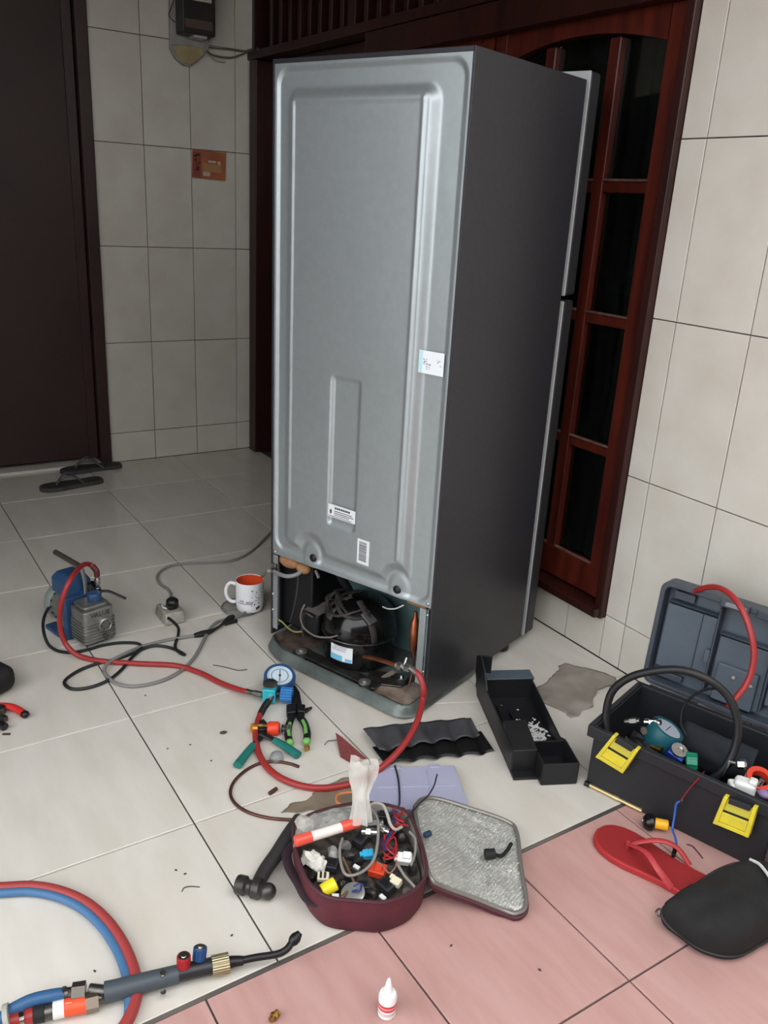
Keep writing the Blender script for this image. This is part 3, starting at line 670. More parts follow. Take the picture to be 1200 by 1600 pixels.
def dl4(M, r0, m, par, needle=1.1):
    b = MB(T(*M) @ nq)
    b.box((0, 0, .0068), (.0016, r0*1.1, .0006), Matrix.Rotation(needle, 3, 'Z')); b.lathe([(.003, .0064), (.003, .0074)], (0, 0, 0), (0, 0, 1), 10)
    for k in range(24):
        a = math.radians(-220+k*260/23); b.box((r0*.9*math.cos(a), r0*.9*math.sin(a), .0064), (.003, .0006, .0004), Matrix.Rotation(a, 3, 'Z'))
    b.obj('needle_and_scale', m, par, smooth=0)
dl4(gc0, .030, M_ink, dl)
bc = gl(422, 1083, .026); Rb = Matrix.Rotation(-.64, 3, 'Z')
MB().box(bc, (.034, .032, .036), Rb).obj('valve_block', M_cyan, gm_, bevel=.003)
MB().lathe([(.0175, 0), (.0175, .004), (.010, .006)], bc+V((-.008, .004, .018)), (.15, -.05, 1), 20).obj('block_cap', M_steeld, gm_)
kp = gl(438, 1086, .026); kd = (Rb @ V((0, 1, 0))).normalized()
MB().cyl(bc, bc+kd*.034, .008, None, 12).obj('valve_stem', M_blk, gm_)
b = MB()
n = 18; prof = []
kc = bc+kd*.026
q = V((0, 0, 1)).rotation_difference(kd).to_matrix().to_4x4(); b.M = T(*kc) @ q
b.prism([((.0185 if i % 2 else .0165)*math.cos(2*math.pi*i/36), (.0185 if i % 2 else .0165)*math.sin(2*math.pi*i/36)) for i in range(36)], 0, .028)
b.obj('valve_knob', M_bl2, gm_, bevel=.001, smooth=20)
# second hose: gauge to the compressor service port
sp = MFR @ SP
h2 = [W(421, 1094, .024), W(414, 1104, .018), W(406, 1118, .0095), W(400, 1140, .0085), W(401, 1165, .0085), W(411, 1190, .0085), W(430, 1210, .0085), W(458, 1224, .0085), W(490, 1231, .0085), W(522, 1230, .0085), W(550, 1224, .010), W(573, 1214, .018), W(596, 1199, .030), W(617, 1180, .043), W(638, 1154, .058), W(653, 1124, .072), W(660, 1095, .083), MFR @ FB(662, 1078, -.058), MFR @ FB(656, 1057, -.052), sp]
hz = tag(MB().tube(h2, .0070, 12, 8).obj('charging_hose', M_red), 'red rubber hose curving from the blue gauge up to the refrigerator compressor', 'hose')
for nm, pts, r, m in (('hose_sleeve', [W(420, 1095, .0235), W(413, 1105, .017), W(407, 1116, .0105)], .0082, M_cable), ('hose_fitting', [W(425, 1087, .027), W(420.5, 1095, .0235)], .0075, M_steel), ('hose_fitting', [sp.lerp(MFR @ FB(656, 1057, -.052), .6), sp], .0078, M_steeld)):
    b = MB().tube(pts, r, 10); b.v = [p-hz.location for p in b.v]; b.obj(nm, m, hz)

# ---------------------------------------------------------------- hand tools round the gauge
def poly_plate(pts, z0, z1): return MB().prism([(p.x, p.y) for p in pts], z0, z1)
pk = thing('cutting_pliers', 'black cutting pliers with green striped handles lying by the blue gauge', 'pliers', W(460, 1118))
def local(o, pts): return [p-o.location for p in pts]
M_green = mat('green_grip', (116, 176, 92), .45)
b = poly_plate(local(pk, [W(455, 1082), W(459, 1076), W(468, 1090), W(472, 1112), W(466, 1118), W(456, 1116)]), .004, .018); b.obj('jaw', mat('blackened_steel', (48, 46, 46), .4, metal=.6), pk, bevel=.003)
b = poly_plate(local(pk, [W(466, 1108), W(474, 1114), W(488, 1110), W(479, 1117), W(468, 1119)]), .004, .012); b.obj('wire_catch', MATS['blackened_steel'], pk, bevel=.001)
b = poly_plate(local(pk, [W(447, 1112), W(463, 1110), W(463, 1124), W(448, 1126)]), .003, .022); b.obj('grip_collar', M_blk, pk, bevel=.004)
b = poly_plate(local(pk, [W(463, 1111), W(477, 1112), W(476, 1124), W(464, 1123)]), .003, .022); b.obj('grip_collar', M_blk, pk, bevel=.004)
for pts, st in (([W(456, 1120, .011), W(451, 1134, .010), W(450, 1148, .010), W(453, 1160, .010)], [W(453, 1130, .017), W(451, 1140, .017), W(452, 1150, .017)]),
                ([W(468, 1119, .011), W(476, 1131, .010), W(480, 1145, .010), W(479, 1158, .010)], [W(473, 1126, .017), W(477, 1135, .017), W(478, 1146, .017)])):
    h = MB().tube(local(pk, pts), .0085, 10, 6).obj('handle', M_blk, pk)
    MB().tube(local(pk, st), .0042, 8, 5).obj('handle_stripe', M_green, h)
    MB().sphere(pts[-1]-pk.location, (.0095, .0095, .0085), 12, 8).obj('handle_end', M_green, h)
tag(MB().lathe([(.007, 0), (.007, .010), (.004, .010), (.004, .002)], W(476, 1169, .0065), (.4, .6, .25), 6).obj('flare_nut', M_brass, smooth=20), 'tiny brass nut on the tiles at the end of the green pliers handle', 'nut')

tk = thing('pinch_tool', 'hand tool with two teal grips spread open under the red hose', 'pliers', W(411, 1150))
M_tealg = mat('teal_grip', (26, 112, 104), .5)
for p0, p1, p2 in ((W(412, 1146, .010), W(391, 1170, .0105), W(371, 1196, .0105)), (W(408, 1146, .014), W(436, 1160, .0115), W(466, 1180, .0105))):
    h = MB().tube(local(tk, [p0, p0.lerp(p1, .9)]), .0075, 8, flat=.6).obj('handle_bar', MATS['blackened_steel'], tk)
    MB().tube(local(tk, [p0.lerp(p1, .75), p1.lerp(p2, .3), p2]), lambda t: .0085+.002*t, 10, 6, flat=.75).obj('grip', M_tealg, h)
MB().lathe([(.011, 0), (.011, .018)], W(410, 1146, .004)-tk.location, (0, 0, 1), 16).obj('pivot', MATS['blackened_steel'], tk, bevel=.002)
b = poly_plate(local(tk, [W(404, 1146), W(413, 1149), W(418, 1140), W(412, 1133), W(405, 1136)]), .004, .018); b.obj('jaw', MATS['blackened_steel'], tk, bevel=.002)
vk = thing('valve_tap', 'brass tap valve with an orange red knob lying between hose and pliers', 'valve', W(425, 1138))
a0, a1 = W(392, 1137, .014)-vk.location, W(452, 1139, .016)-vk.location; ad = (a1-a0)
MB().cyl(a0, a0+ad*.45, .0085, None, 14).cyl(a0, a0+ad*.06, .011, None, 6).cyl(a0+ad*.2, a0+ad*.3, .0105, None, 6).obj('valve_body', mat('orange_brass', (206, 142, 62), .35, metal=.7), vk, smooth=25)
MB().lathe([(.013, 0), (.0155, .003), (.0155, .022), (.013, .026), (0, .026)], a0+ad*.44, ad, 18, cap=False).obj('knob', M_redp, vk)
b = MB().cyl(a0+ad*.80, a0+ad*1.02, .0095, None, 12)
b.obj('valve_stem', M_blk, vk)
MB().cyl(a0+ad*.84, a0+ad*.90, .0105, None, 6).cyl(a0+ad*.93, a0+ad*1.0, .0112, None, 6).obj('hex_nut', M_steel, vk, smooth=20)
tag(MB().lathe([(.009, 0), (.0095, .009), (.006, .012), (0, .012)], W(497, 1058, .0002), (0, 0, 1), 16).obj('orange_plug_cap', M_redp), 'small orange red plastic cap on the tiles below the compressor tray', 'cap')
tag(MB().lathe([(.014, 0), (.0155, .002), (.013, .014), (.008, .018), (0, .018)], W(432, 1187, .0003), (.1, 0, 1), 20, cap=False).obj('clear_stopper', mat('translucent_grey_plastic', (190, 192, 194), .15, trans=.7)), 'small translucent cap on the tiles below the teal handles', 'cap')
hose('copper_tube', [W(467, 1198, .0035), W(452, 1193, .0035), W(430, 1190, .0035), W(408, 1192, .0035), W(385, 1203, .0035), W(366, 1221, .0035), W(360, 1240, .0035), W(369, 1257, .0035), W(390, 1270, .0035), W(420, 1278, .0035), W(455, 1281, .0035), W(490, 1281, .0035)], .0033, M_copd, 'thin brown copper tube bent in a wide curve on the tiles', 'tube', 10)
tag(MB().tube([W(421, 1240, .0045), W(432, 1232, .0045)], .0042, 10).obj('pipe_offcut', M_copd), 'short copper pipe offcut lying inside the curve of the copper tube', 'pipe')

# ---------------------------------------------------------------- scraps on the floor
hose('twig', [W(333, 1039, .003), W(350, 1042, .002), W(370, 1047, .002), W(378, 1047, .003), W(386, 1046, .002)], .0013, mat('dry_brown_stick', (98, 88, 82), .8), 'thin dry twig on the tiles left of the blue gauge', 'twig', 6)
M_scrap = mat('dark_debris', (70, 60, 56), .8)
def crumb(u, v, s, label, group=None):
    b = MB().sphere((0, 0, s*.5), (s*1.6, s, s*.5), 7, 5, Matrix.Rotation(random.random()*3, 3, 'Z')); p = W(u, v)
    b.v = [q+V((fbm(q.x*300, q.y*300, u)*.3*s, fbm(q.y*300, q.z*300, v)*.3*s, 0))+p for q in b.v]
    return tag(b.obj('debris_crumb', M_scrap), label, 'debris', group)
crumb(349, 1146, .0055, 'grey flake of debris on the white tiles left of the teal handles')
for u, v, lb_ in ((322, 1053, 'tiny dark crumb on the tiles just left of the twig'), (227, 1087, 'tiny dark crumb on the tiles below the loops of black cord'), (262, 1170, 'tiny dark crumb, leftmost of those left of the teal handled tool'), (330, 1189, 'tiny dark crumb nearest the left teal grip'), (297, 1164, 'tiny dark crumb below the grey flake of debris'),
        (275, 1360, 'tiny dark crumb above the bent wire scrap, left one of two'), (289, 1366, 'tiny dark crumb above the bent wire scrap, right one of two'), (362, 1462, 'tiny dark crumb on the white tile between hammer head and torch neck'), (148, 1518, 'tiny dark crumb inside the arc of the twin gas hose')): crumb(u, v, .0019, lb_, 'dark crumbs on the floor')
crumb(705, 1478, .0018, 'tiny dark speck on the pink tile below the maroon bag', 'specks on the pink tiles'); crumb(843, 1516, .002, 'tiny dark speck on the pink tile left of the tile corner below the bag lid', 'specks on the pink tiles')
hose('wire_scrap', [W(284, 1393, .001), W(288, 1387, .0015), W(298, 1385, .0015), (W(312, 1386, .001))], .0009, M_scrap, 'thin bent scrap of wire on the white tiles left of the hammer', 'scrap', 6)
crumb(607, 1104, .003, 'dark sliver of debris beside the lip of the compressor tray')
tag(MB().box(W(10, 1147, .0012), (.006, .017, .002), Matrix.Rotation(-.5, 3, 'Z')).obj('flat_offcut', M_scrap, bevel=.0004), 'small flat dark offcut on the tiles near the red handled tool', 'debris')

# ---------------------------------------------------------------- sheets, strips, boxes
def sheet(name, corners, m, label, cat, nz=.004, z=.001, n=26, thick=.0008, fr=7, kind=None):
    a, b_, c, d = corners                          # bilinear patch over four floor points, crumpled
    def fn(u, v):
        p = (a*(1-u)+b_*u)*(1-v)+(d*(1-u)+c*u)*v
        ed = .02*fbm(p.x*fr*3, p.y*fr*3, 4)*(1-min(1, 6*min(u, v, 1-u, 1-v)))
        return V((p.x+ed, p.y+ed*.6, z+nz*max(-.15, fbm(p.x*fr, p.y*fr, 2.5))+nz*.5*abs(fbm(p.x*fr*3, p.y*fr*3, 7))))
    o = MB().grid(fn, n, n).obj(name, m, smooth=60, weld=False, solid=thick)
    return tag(o, label, cat)
M_film = mat('dusty_grey_film', (146, 136, 126), .3, alpha=.86, rgb2=(166, 156, 146), scale=12)
sheet('plastic_film', (W(878, 1036), W(966, 1062), W(898, 1124), W(838, 1092)), M_film, 'crumpled dusty grey plastic film on the tiles between black tray and wall', 'plastic', .010, .002)
sheet('plastic_bag', (W(440, 1272), W(500, 1232), W(556, 1212), W(560, 1262)), mat('khaki_plastic', (142, 128, 110), .35, alpha=.92, rgb2=(120, 106, 90), scale=10), 'flat crumpled khaki plastic bag on the tiles behind the maroon bag', 'plastic', .008, .002)
sp_ = poly_plate([W(524, 1154), W(534, 1160), W(572, 1187), W(566, 1190), W(546, 1192), W(532, 1184)], .002, .004)
sp_.v = [V((p.x, p.y, p.z+.012*max(0, math.sin((p.x-2.2)*30)))) for p in sp_.v]
spo = tag(sp_.obj('sandpaper', mat('maroon_sandpaper', (128, 62, 60), .85, rgb2=(108, 50, 50), scale=200)), 'torn piece of maroon sandpaper on the tiles above the clear bag', 'sandpaper')
hose('wire_scrap', [W(507, 1164, .001), W(512, 1158, .004), W(520, 1157, .004), W(527, 1156, .005)], .0009, M_scrap, 'thin bent wire touching the torn maroon sandpaper', 'scrap', 6)
M_strip = mat('charcoal_plastic_strip', (74, 74, 77), .5, rgb2=(58, 58, 61), scale=14)
def strip(label, c, m, ph, z, amp):
    a, b_, cc, d = c
    def fn(u, v):
        p = (a*(1-u)+b_*u)*(1-v)+(d*(1-u)+cc*u)*v
        wv = (b_-a).normalized(); s = math.sin(u*30+ph)
        return V((p.x+.006*s*(d-a).normalized().x, p.y+.006*s*(d-a).normalized().y, z+amp*(.5+.5*math.sin(u*30+ph+v))+.002*(1+math.sin(u*5))))
    return tag(MB().grid(fn, 90, 8).obj('wavy_strip', m, weld=False, smooth=60, solid=.0022), label, 'strip')
strip('charcoal wavy plastic strip lying on top of a black one left of the tray', (W(567, 1141, .014), W(738, 1122, .014), W(752, 1150, .014), W(592, 1176, .014)), M_strip, 0, .010, .011)
strip('black wavy plastic strip lying under the charcoal one on the white tiles', (W(580, 1172), W(752, 1146), W(772, 1178), W(600, 1198)), mat('black_plastic_strip', (22, 22, 23), .4), 1.2, .0015, .0075)

# drip tray of black plastic
dt = thing('drip_tray', 'open black plastic drip tray with a tall side wall, dusty with white grit', 'tray', (2.262, -.425, 0), math.atan2(-.42, .91))
M_tr = mat('black_tray_plastic', (30, 30, 32), .45, rgb2=(24, 24, 26), scale=10)
WT_ = .132
MB().box((.165, WT_/2, .004), (.330, WT_, .006)).obj('base', M_tr, dt, bevel=.001)
sw = MB()
prof = [(.0, .002), (.305, .002), (.300, .058), (.20, .060), (.075, .062), (.04, .095), (.0, .112), (-.035, .095), (-.03, .05)]
q = frame((0, 0, 0), (1, 0, 0), (0, 0, 1)); sw.M = q; sw.prism(prof, -.004, .0); sw.obj('side_wall', M_tr, dt, bevel=.001)
MB().box((-.012, .016, .062), (.004, .034, .09), Matrix.Rotation(-.25, 3, 'Z')).obj('corner_wing', M_tr, dt, bevel=.001)
MB().box((.02, WT_/2, .03), (.004, WT_, .058)).obj('rear_wall', M_tr, dt, bevel=.001)
MB().box((.0, WT_/2+.01, .058), (.042, WT_-.012, .004)).box((.0, WT_, .05), (.042, .004, .02)).obj('rear_rim', mat('shiny_grey_rim', (96, 108, 118), .25, metal=.3), dt, bevel=.001)
sw = MB(frame((0, 0, 0), (1, 0, 0), (0, 0, 1))); sw.prism([(.02, .002), (.348, .002), (.348, .052), (.26, .050), (.23, .036), (.02, .052)], -WT_-.002, -WT_+.002); sw.obj('side_wall', M_tr, dt, bevel=.001)
sw = MB(frame((0, 0, 0), (1, 0, 0), (0, 0, 1))); sw.prism([(.306, .002), (.306, .058), (.292, .061), (.215, .074), (.215, .002)], -.054, -.001); sw.obj('hollow_hump', M_tr, dt, bevel=.002)
MB().box((.348, .093, .027), (.004, .078, .052)).box((.327, .055, .027), (.042, .004, .052)).box((.258, .093, .024), (.004, .078, .044)).obj('front_box', M_tr, dt, bevel=.001)
MB().box((.12, .03, .012), (.10, .004, .014)).box((.15, .058, .010), (.12, .003, .010)).obj('divider', M_tr, dt, bevel=.001)
b = MB()
for k in range(150):
    x, y = random.gauss(.175, .03), random.gauss(.095, .016)
    if .03 < x < .25 and .06 < y < .126: s = random.uniform(.0012, .0045); b.sphere((x, y, .008), (s*1.5, s, .0012), 6, 4, Matrix.Rotation(random.random()*3, 3, 'Z'))
for k in range(25):
    s = random.uniform(.0006, .002); b.sphere((random.uniform(.05, .2), random.uniform(.008, .05), .0075), (s, s*2, .001), 6, 4)
tag(b.obj('grit', mat('white_grit', (206, 206, 202), .8), dt), kind='stuff')

# lilac organiser box
lo_ = thing('organiser_box', 'translucent lilac plastic organiser box with closed lid behind the maroon bag', 'box', W(655, 1228), 0)
M_lil = mat('lilac_translucent_plastic', (178, 179, 202), .3, rgb2=(168, 168, 194), scale=6, alpha=.95)
c = local(lo_, [W(586, 1197, .026), W(709, 1194, .026), W(733, 1258, .026), W(574, 1262, .026)])
MB().add([V((p.x, p.y, z)) for z in (.001, .015) for p in c], [(3,2,1,0),(4,5,6,7)]+[(i, (i+1) % 4, 4+(i+1) % 4, 4+i) for i in range(4)]).obj('box_base', M_lil, lo_, bevel=.003)
cc = sum(c, V((0, 0, 0)))/4
MB().add([V((cc.x+(p.x-cc.x)*1.02, cc.y+(p.y-cc.y)*1.02, z)) for z in (.0155, .0225) for p in c], [(3,2,1,0),(4,5,6,7)]+[(i, (i+1) % 4, 4+(i+1) % 4, 4+i) for i in range(4)]).obj('lid', M_lil, lo_, bevel=.002)
def bil(u, v, z): p = (c[0]*(1-u)+c[1]*u)*(1-v)+(c[3]*(1-u)+c[2]*u)*v; return V((p.x, p.y, z))
b = MB()
for u in (.32, .64): b.tube([bil(u, .08, .0226), bil(u, .92, .0226)], .0014, 6)
b.tube([bil(.06, .5, .0226), bil(.94, .5, .0226)], .0014, 6); b.obj('lid_ribs', M_lil, lo_)
for u in (.25, .75): MB().box(bil(u, .0, .018), (.024, .012, .012), Matrix.Rotation(1.1, 3, 'Z')).obj('catch', M_lil, lo_, bevel=.002)
hose('black_wire', [W(617, 1196, .026), W(622, 1215, .026), W(624, 1235, .026), W(624, 1256, .03), W(618, 1268, .065), W(608, 1277, .085)], .0018, M_cable, 'black wire lying over the lilac box into the maroon bag', 'wire', 6)

# ---------------------------------------------------------------- hammer, bottle, small brass fitting
hm = thing('hammer', 'ball-peen hammer with dark handle leaning on the maroon bag', 'hammer', W(400, 1392))
M_ham = mat('worn_hammer_steel', (88, 84, 82), .42, metal=.7, rgb2=(64, 60, 58), scale=30)
A, B = W(370, 1381, .019)-hm.location, W(424, 1394, .019)-hm.location; d = B-A
MB().lathe([(.015, 0), (.0165, .003), (.0165, .016), (.012, .020), (.012, d.length*.42), (.0175, d.length*.48), (.0175, d.length*.68), (.010, d.length*.76), (.009, d.length*.80)], A, d, 20).sphere(A+d*.90, .0145, 16, 10).obj('hammer_head', M_ham, hm)
h0 = A+d*.58
MB().tube([h0-(W(450, 1312, .03)-hm.location-h0).normalized()*.012, W(413, 1362, .02)-hm.location, W(432, 1335, .024)-hm.location, W(453, 1303, .032)-hm.location, W(470, 1280, .034)-hm.location], lambda t: .0125+.003*t, 12, 6, flat=.8).obj('handle', mat('dark_tool_handle', (50, 46, 46), .55), hm)
bo = thing('glue_bottle', 'small white dropper bottle with a red label on the pink tiles', 'bottle', W(604, 1583), 0)
MB().lathe([(.0115, 0), (.0135, .0015), (.0138, .036), (.012, .041), (.007, .043)], (0, 0, 0), (0, 0, 1), 28).obj('body', mat('milky_white_plastic', (238, 236, 236), .3), bo)
MB().lathe([(.0072, .042), (.0070, .046), (.0045, .058), (.0028, .066), (.0016, .0685), (0, .069)], (0, 0, 0), (0, 0, 1), 20, cap=False).obj('nozzle_cap', mat('white_cap_plastic', (244, 244, 246), .3), bo)
MB().lathe([(.01395, .0165), (.01395, .0275)], (0, 0, 0), (0, 0, 1), 28, cap=False).obj('red_label_band', mat('red_label', (206, 62, 66), .4), bo)
MB().lathe([(.01405, .0205), (.01405, .0235)], (0, 0, 0), (0, 0, 1), 28, cap=False).obj('pale_label_band', mat('pale_pink_label', (234, 160, 160), .4), bo)
MB().lathe([(.01395, .0110), (.01395, .0120)], (0, 0, 0), (0, 0, 1), 28, cap=False).lathe([(.01395, .0085), (.01395, .0093)], (0, 0, 0), (0, 0, 1), 28, cap=False).obj('printed_line', mat('grey_red_print', (170, 120, 124), .5), bo)
bf = MB(); p0, p1 = W(423, 1594, .007), W(434, 1582, .006)
bf.cyl(p0, p1, .0045, None, 12).cyl(p0.lerp(p1, .35), p0.lerp(p1, .6), .0068, None, 6).cyl(p0.lerp(p1, .8), p1, .0055, None, 12)
tag(bf.obj('brass_fitting', M_brass, smooth=20), 'small brass fitting on the pink tiles at the bottom edge', 'fitting')

# ---------------------------------------------------------------- welding torch with its twin hoses
to = thing('welding_torch', 'gas welding torch with grey grip, red and blue knobs, lying across the tiles', 'torch', W(250, 1530))
M_grip = mat('slate_grey_grip', (70, 78, 84), .5)
def tl(u, v, z): return W(u, v, z)-to.location
MB().tube([tl(164, 1551, .020), tl(185, 1546, .021), tl(230, 1534, .021), tl(278, 1522, .020)], lambda t: .0155-.002*t, 16, 8).obj('grip', M_grip, to)
MB().tube([tl(272, 1523, .020), tl(300, 1516, .020), tl(333, 1509, .020)], .0128, 14).obj('valve_body', mat('dark_grey_metal', (58, 58, 60), .4, metal=.5), to)
for (u, v, us, vs, m) in ((287, 1503, 287, 1519, mat('red_anodised', (178, 44, 52), .35, metal=.4)), (312, 1491, 310, 1512, mat('blue_anodised', (44, 84, 138), .35, metal=.4))):
    s = tl(us, vs, .02); k = tl(u, v, .040); dd = (k-s)
    MB().cyl(s, k, .006, None, 10).obj('valve_stem', M_steeld, to)
    b = MB(T(*(s+dd*.62)) @ V((0, 0, 1)).rotation_difference(dd).to_matrix().to_4x4())
    b.prism([((.0108 if i % 2 else .0098)*math.cos(2*math.pi*i/32), (.0108 if i % 2 else .0098)*math.sin(2*math.pi*i/32)) for i in range(32)], 0, .019)
    ko = b.obj('valve_knob', m, to, bevel=.0008, smooth=20)
    b = MB(b.M); b.lathe([(.0082, .0192), (.0082, .0202), (.004, .0202), (.004, .0215), (0, .0215)], (0, 0, 0), (0, 0, 1), 16, cap=False); b.obj('knob_cap', M_steel, ko)
b = MB(); s, e = tl(331, 1510, .020), tl(358, 1504, .020); dd = e-s
b.M = T(*s) @ V((0, 0, 1)).rotation_difference(dd).to_matrix().to_4x4()
b.prism([((.0158 if i % 2 else .0146)*math.cos(2*math.pi*i/48), (.0158 if i % 2 else .0146)*math.sin(2*math.pi*i/48)) for i in range(48)], 0, dd.length)
b.obj('knurled_nut', mat('pale_brass', (184, 172, 138), .35, metal=.85), to, bevel=.001, smooth=20)
MB().tube([tl(357, 1504, .020), tl(368, 1502, .021), tl(380, 1501, .022)], lambda t: .0095-.0025*t, 12).tube([tl(376, 1501, .022), tl(400, 1496, .024), tl(432, 1491, .028), tl(447, 1484, .032), tl(455, 1474, .036), tl(459, 1468, .039)], .0056, 12).obj('neck', mat('blackened_tube', (44, 42, 43), .4, metal=.5), to)
p0, p1 = tl(455, 1474, .036), tl(469, 1457, .046)
MB().lathe([(.0065, 0), (.0088, .005), (.0088, .011), (.0045, (p1-p0).length)], p0, p1-p0, 14).obj('nozzle', M_blk, to)
for k in ((254, 1522, .034), (255, 1552, .012)):
    MB().lathe([(.0045, -.003), (.0045, .004)], tl(*k), (.2, 0, 1), 8).obj('grip_screw', M_steel, to)
# connectors at the rear of the torch
MB().tube([tl(165, 1549, .026), tl(140, 1546, .026)], .0085, 10).tube([tl(165, 1555, .018), tl(150, 1561, .018)], .0075, 10).obj('inlet_pipes', M_steeld, to)
MB().cyl(tl(134, 1549, .026), tl(113, 1552, .026), .0145, None, 6).cyl(tl(113, 1552, .026), tl(103, 1553, .026), .009, None, 12).obj('hose_nut', mat('dark_nut_steel', (96, 90, 84), .35, metal=.85), to, smooth=20)
MB().cyl(tl(154, 1563, .018), tl(134, 1568, .018), .0145, None, 6).obj('hose_nut', mat('tan_nut_steel', (134, 120, 108), .35, metal=.8), to, smooth=20)
fa = MB().cyl(tl(136, 1568, .018), tl(100, 1575, .017), .0125, None, 18).obj('check_valve', mat('orange_sleeve', (232, 86, 48), .45), to)
MB().cyl(tl(100.5, 1575, .017), tl(83, 1579, .017), .0126, None, 18).obj('white_sleeve', M_wht, to)
b = MB()
for k in range(12):
    p = tl(103+2.6*k, 1568-.5*k, .0305-.0005*k); b.box(p, (.0022, .0009, .0006), Matrix.Rotation(random.random()*3, 3, 'Z'))
b.obj('sleeve_print', M_wht, fa)
MB().cyl(tl(83, 1579, .017), tl(70, 1582, .017), .0105, None, 14).cyl(tl(81, 1579.5, .017), tl(78, 1580, .017), .0118, None, 14).obj('check_valve_neck', M_steeld, to)
MB().cyl(tl(70, 1582, .017), tl(52, 1586, .017), .0125, None, 14).obj('rubber_collar', M_blkr, to, bevel=.001)
MB().cyl(tl(52, 1586, .017), tl(14, 1596, .016), .0110, None, 14).obj('red_hose_end', M_red, to)
MB().cyl(tl(38, 1590, .017), tl(31, 1592, .017), .0122, None, 14).box(tl(33, 1587, .029), (.008, .006, .004)).obj('hose_clamp', M_steel, to)
M_bhose = mat('blue_hose_rubber', (52, 92, 134), .45)
MB().tube([tl(104, 1553, .026), tl(80, 1556, .03), tl(50, 1563, .03), tl(28, 1573, .027), tl(12, 1582, .022)], .0095, 12, 8).obj('blue_hose_end', M_bhose, to)
MB().cyl(tl(103, 1553, .026), tl(98, 1554, .027), .0108, None, 14).box(tl(101, 1547, .036), (.006, .007, .004)).obj('hose_clamp', M_steeld, to)
MB().cyl(tl(16, 1591, .02), tl(8, 1594, .019), .021, None, 14).obj('tape_band', mat('greyish_tape', (170, 168, 156), .6), to)
MB().tube([tl(10, 1588, .024), tl(-20, 1600, .02), tl(-60, 1622, .012)], .0095, 10).obj('blue_hose_end', M_bhose, to)
MB().tube([tl(10, 1597, .016), tl(-20, 1608, .014), tl(-60, 1632, .0105)], .010, 10).obj('red_hose_end', M_red, to)
lp = [(-120, 1400), (-60, 1389), (0, 1387), (50, 1385), (95, 1393), (135, 1411), (168, 1440), (193, 1476), (209, 1515), (214, 1548), (207, 1578), (193, 1605), (170, 1635), (135, 1668)]
th = thing('twin_gas_hose', 'red and blue twin gas hose bent in a big arc at the lower left', 'hose', W(170, 1445))
MB().tube([W(u, v, .0105)-th.location for u, v in lp], .0090, 14, 8).obj('red_hose', mat('dusty_red_hose', (160, 62, 60), .5), th)
ci = V((2.60, -1.60, 0))
ip = []
for u, v in lp[:10]:
    p = W(u, v, .0095); q = (ci-p); q.z = 0; ip.append(p+q.normalized()*.0125)
ip += [ip[-1]+V((.035, -.010, 0)), ip[-1]+V((.07, -.03, 0))]
MB().tube([p-th.location for p in ip], .0072, 14, 8).obj('blue_hose', mat('dusty_blue_hose', (70, 110, 150), .5), th)

# ---------------------------------------------------------------- red handled tool and black case at the left edge
cr = thing('red_handled_pliers', 'red handled pliers reaching in from the left edge of the picture', 'pliers', W(5, 1108))
def cl(u, v, z): return W(u, v, z)-cr.location
h = MB().tube([cl(-22, 1106, .014), cl(-4, 1103, .014), (cl(15, 1104, .013)), cl(28, 1109, .012), cl(37, 1115, .011)], .0092, 10, 6, flat=.8).obj('handle', mat('bright_red_grip', (206, 48, 48), .4), cr)
MB().sphere(cl(39, 1116, .011), (.0098, .0098, .0085), 10, 8).obj('handle_end', M_blk, h)
h = MB().tube([cl(-24, 1126, .012), cl(-8, 1130, .012), cl(8, 1136, .011)], .0100, 10, 6, flat=.8).obj('handle', M_blk, cr)
MB().lathe([(.013, 0), (.013, .018)], cl(0, 1115, .003), (0, 0, 1), 16).box(cl(2, 1121, .010), (.03, .012, .012), Matrix.Rotation(.6, 3, 'Z')).obj('pivot', M_steeld, cr, bevel=.002)
MB().box(cl(-22, 1116, .010), (.03, .03, .014)).obj('jaw', M_steeld, cr, bevel=.003)
bkc = thing('black_case', 'rounded black tool case cut off by the left edge of the picture', 'case', W(-30, 1075))
MB().box((0, 0, .035), (.16, .10, .066), Matrix.Rotation(.45, 3, 'Z')).obj('case_body', M_blkr, bkc, bevel=.026, seg=5)
MB().box((.0, 0, .042), (.140, .080, .006), Matrix.Rotation(.45, 3, 'Z')).obj('case_seam', M_blk, bkc, bevel=.002)

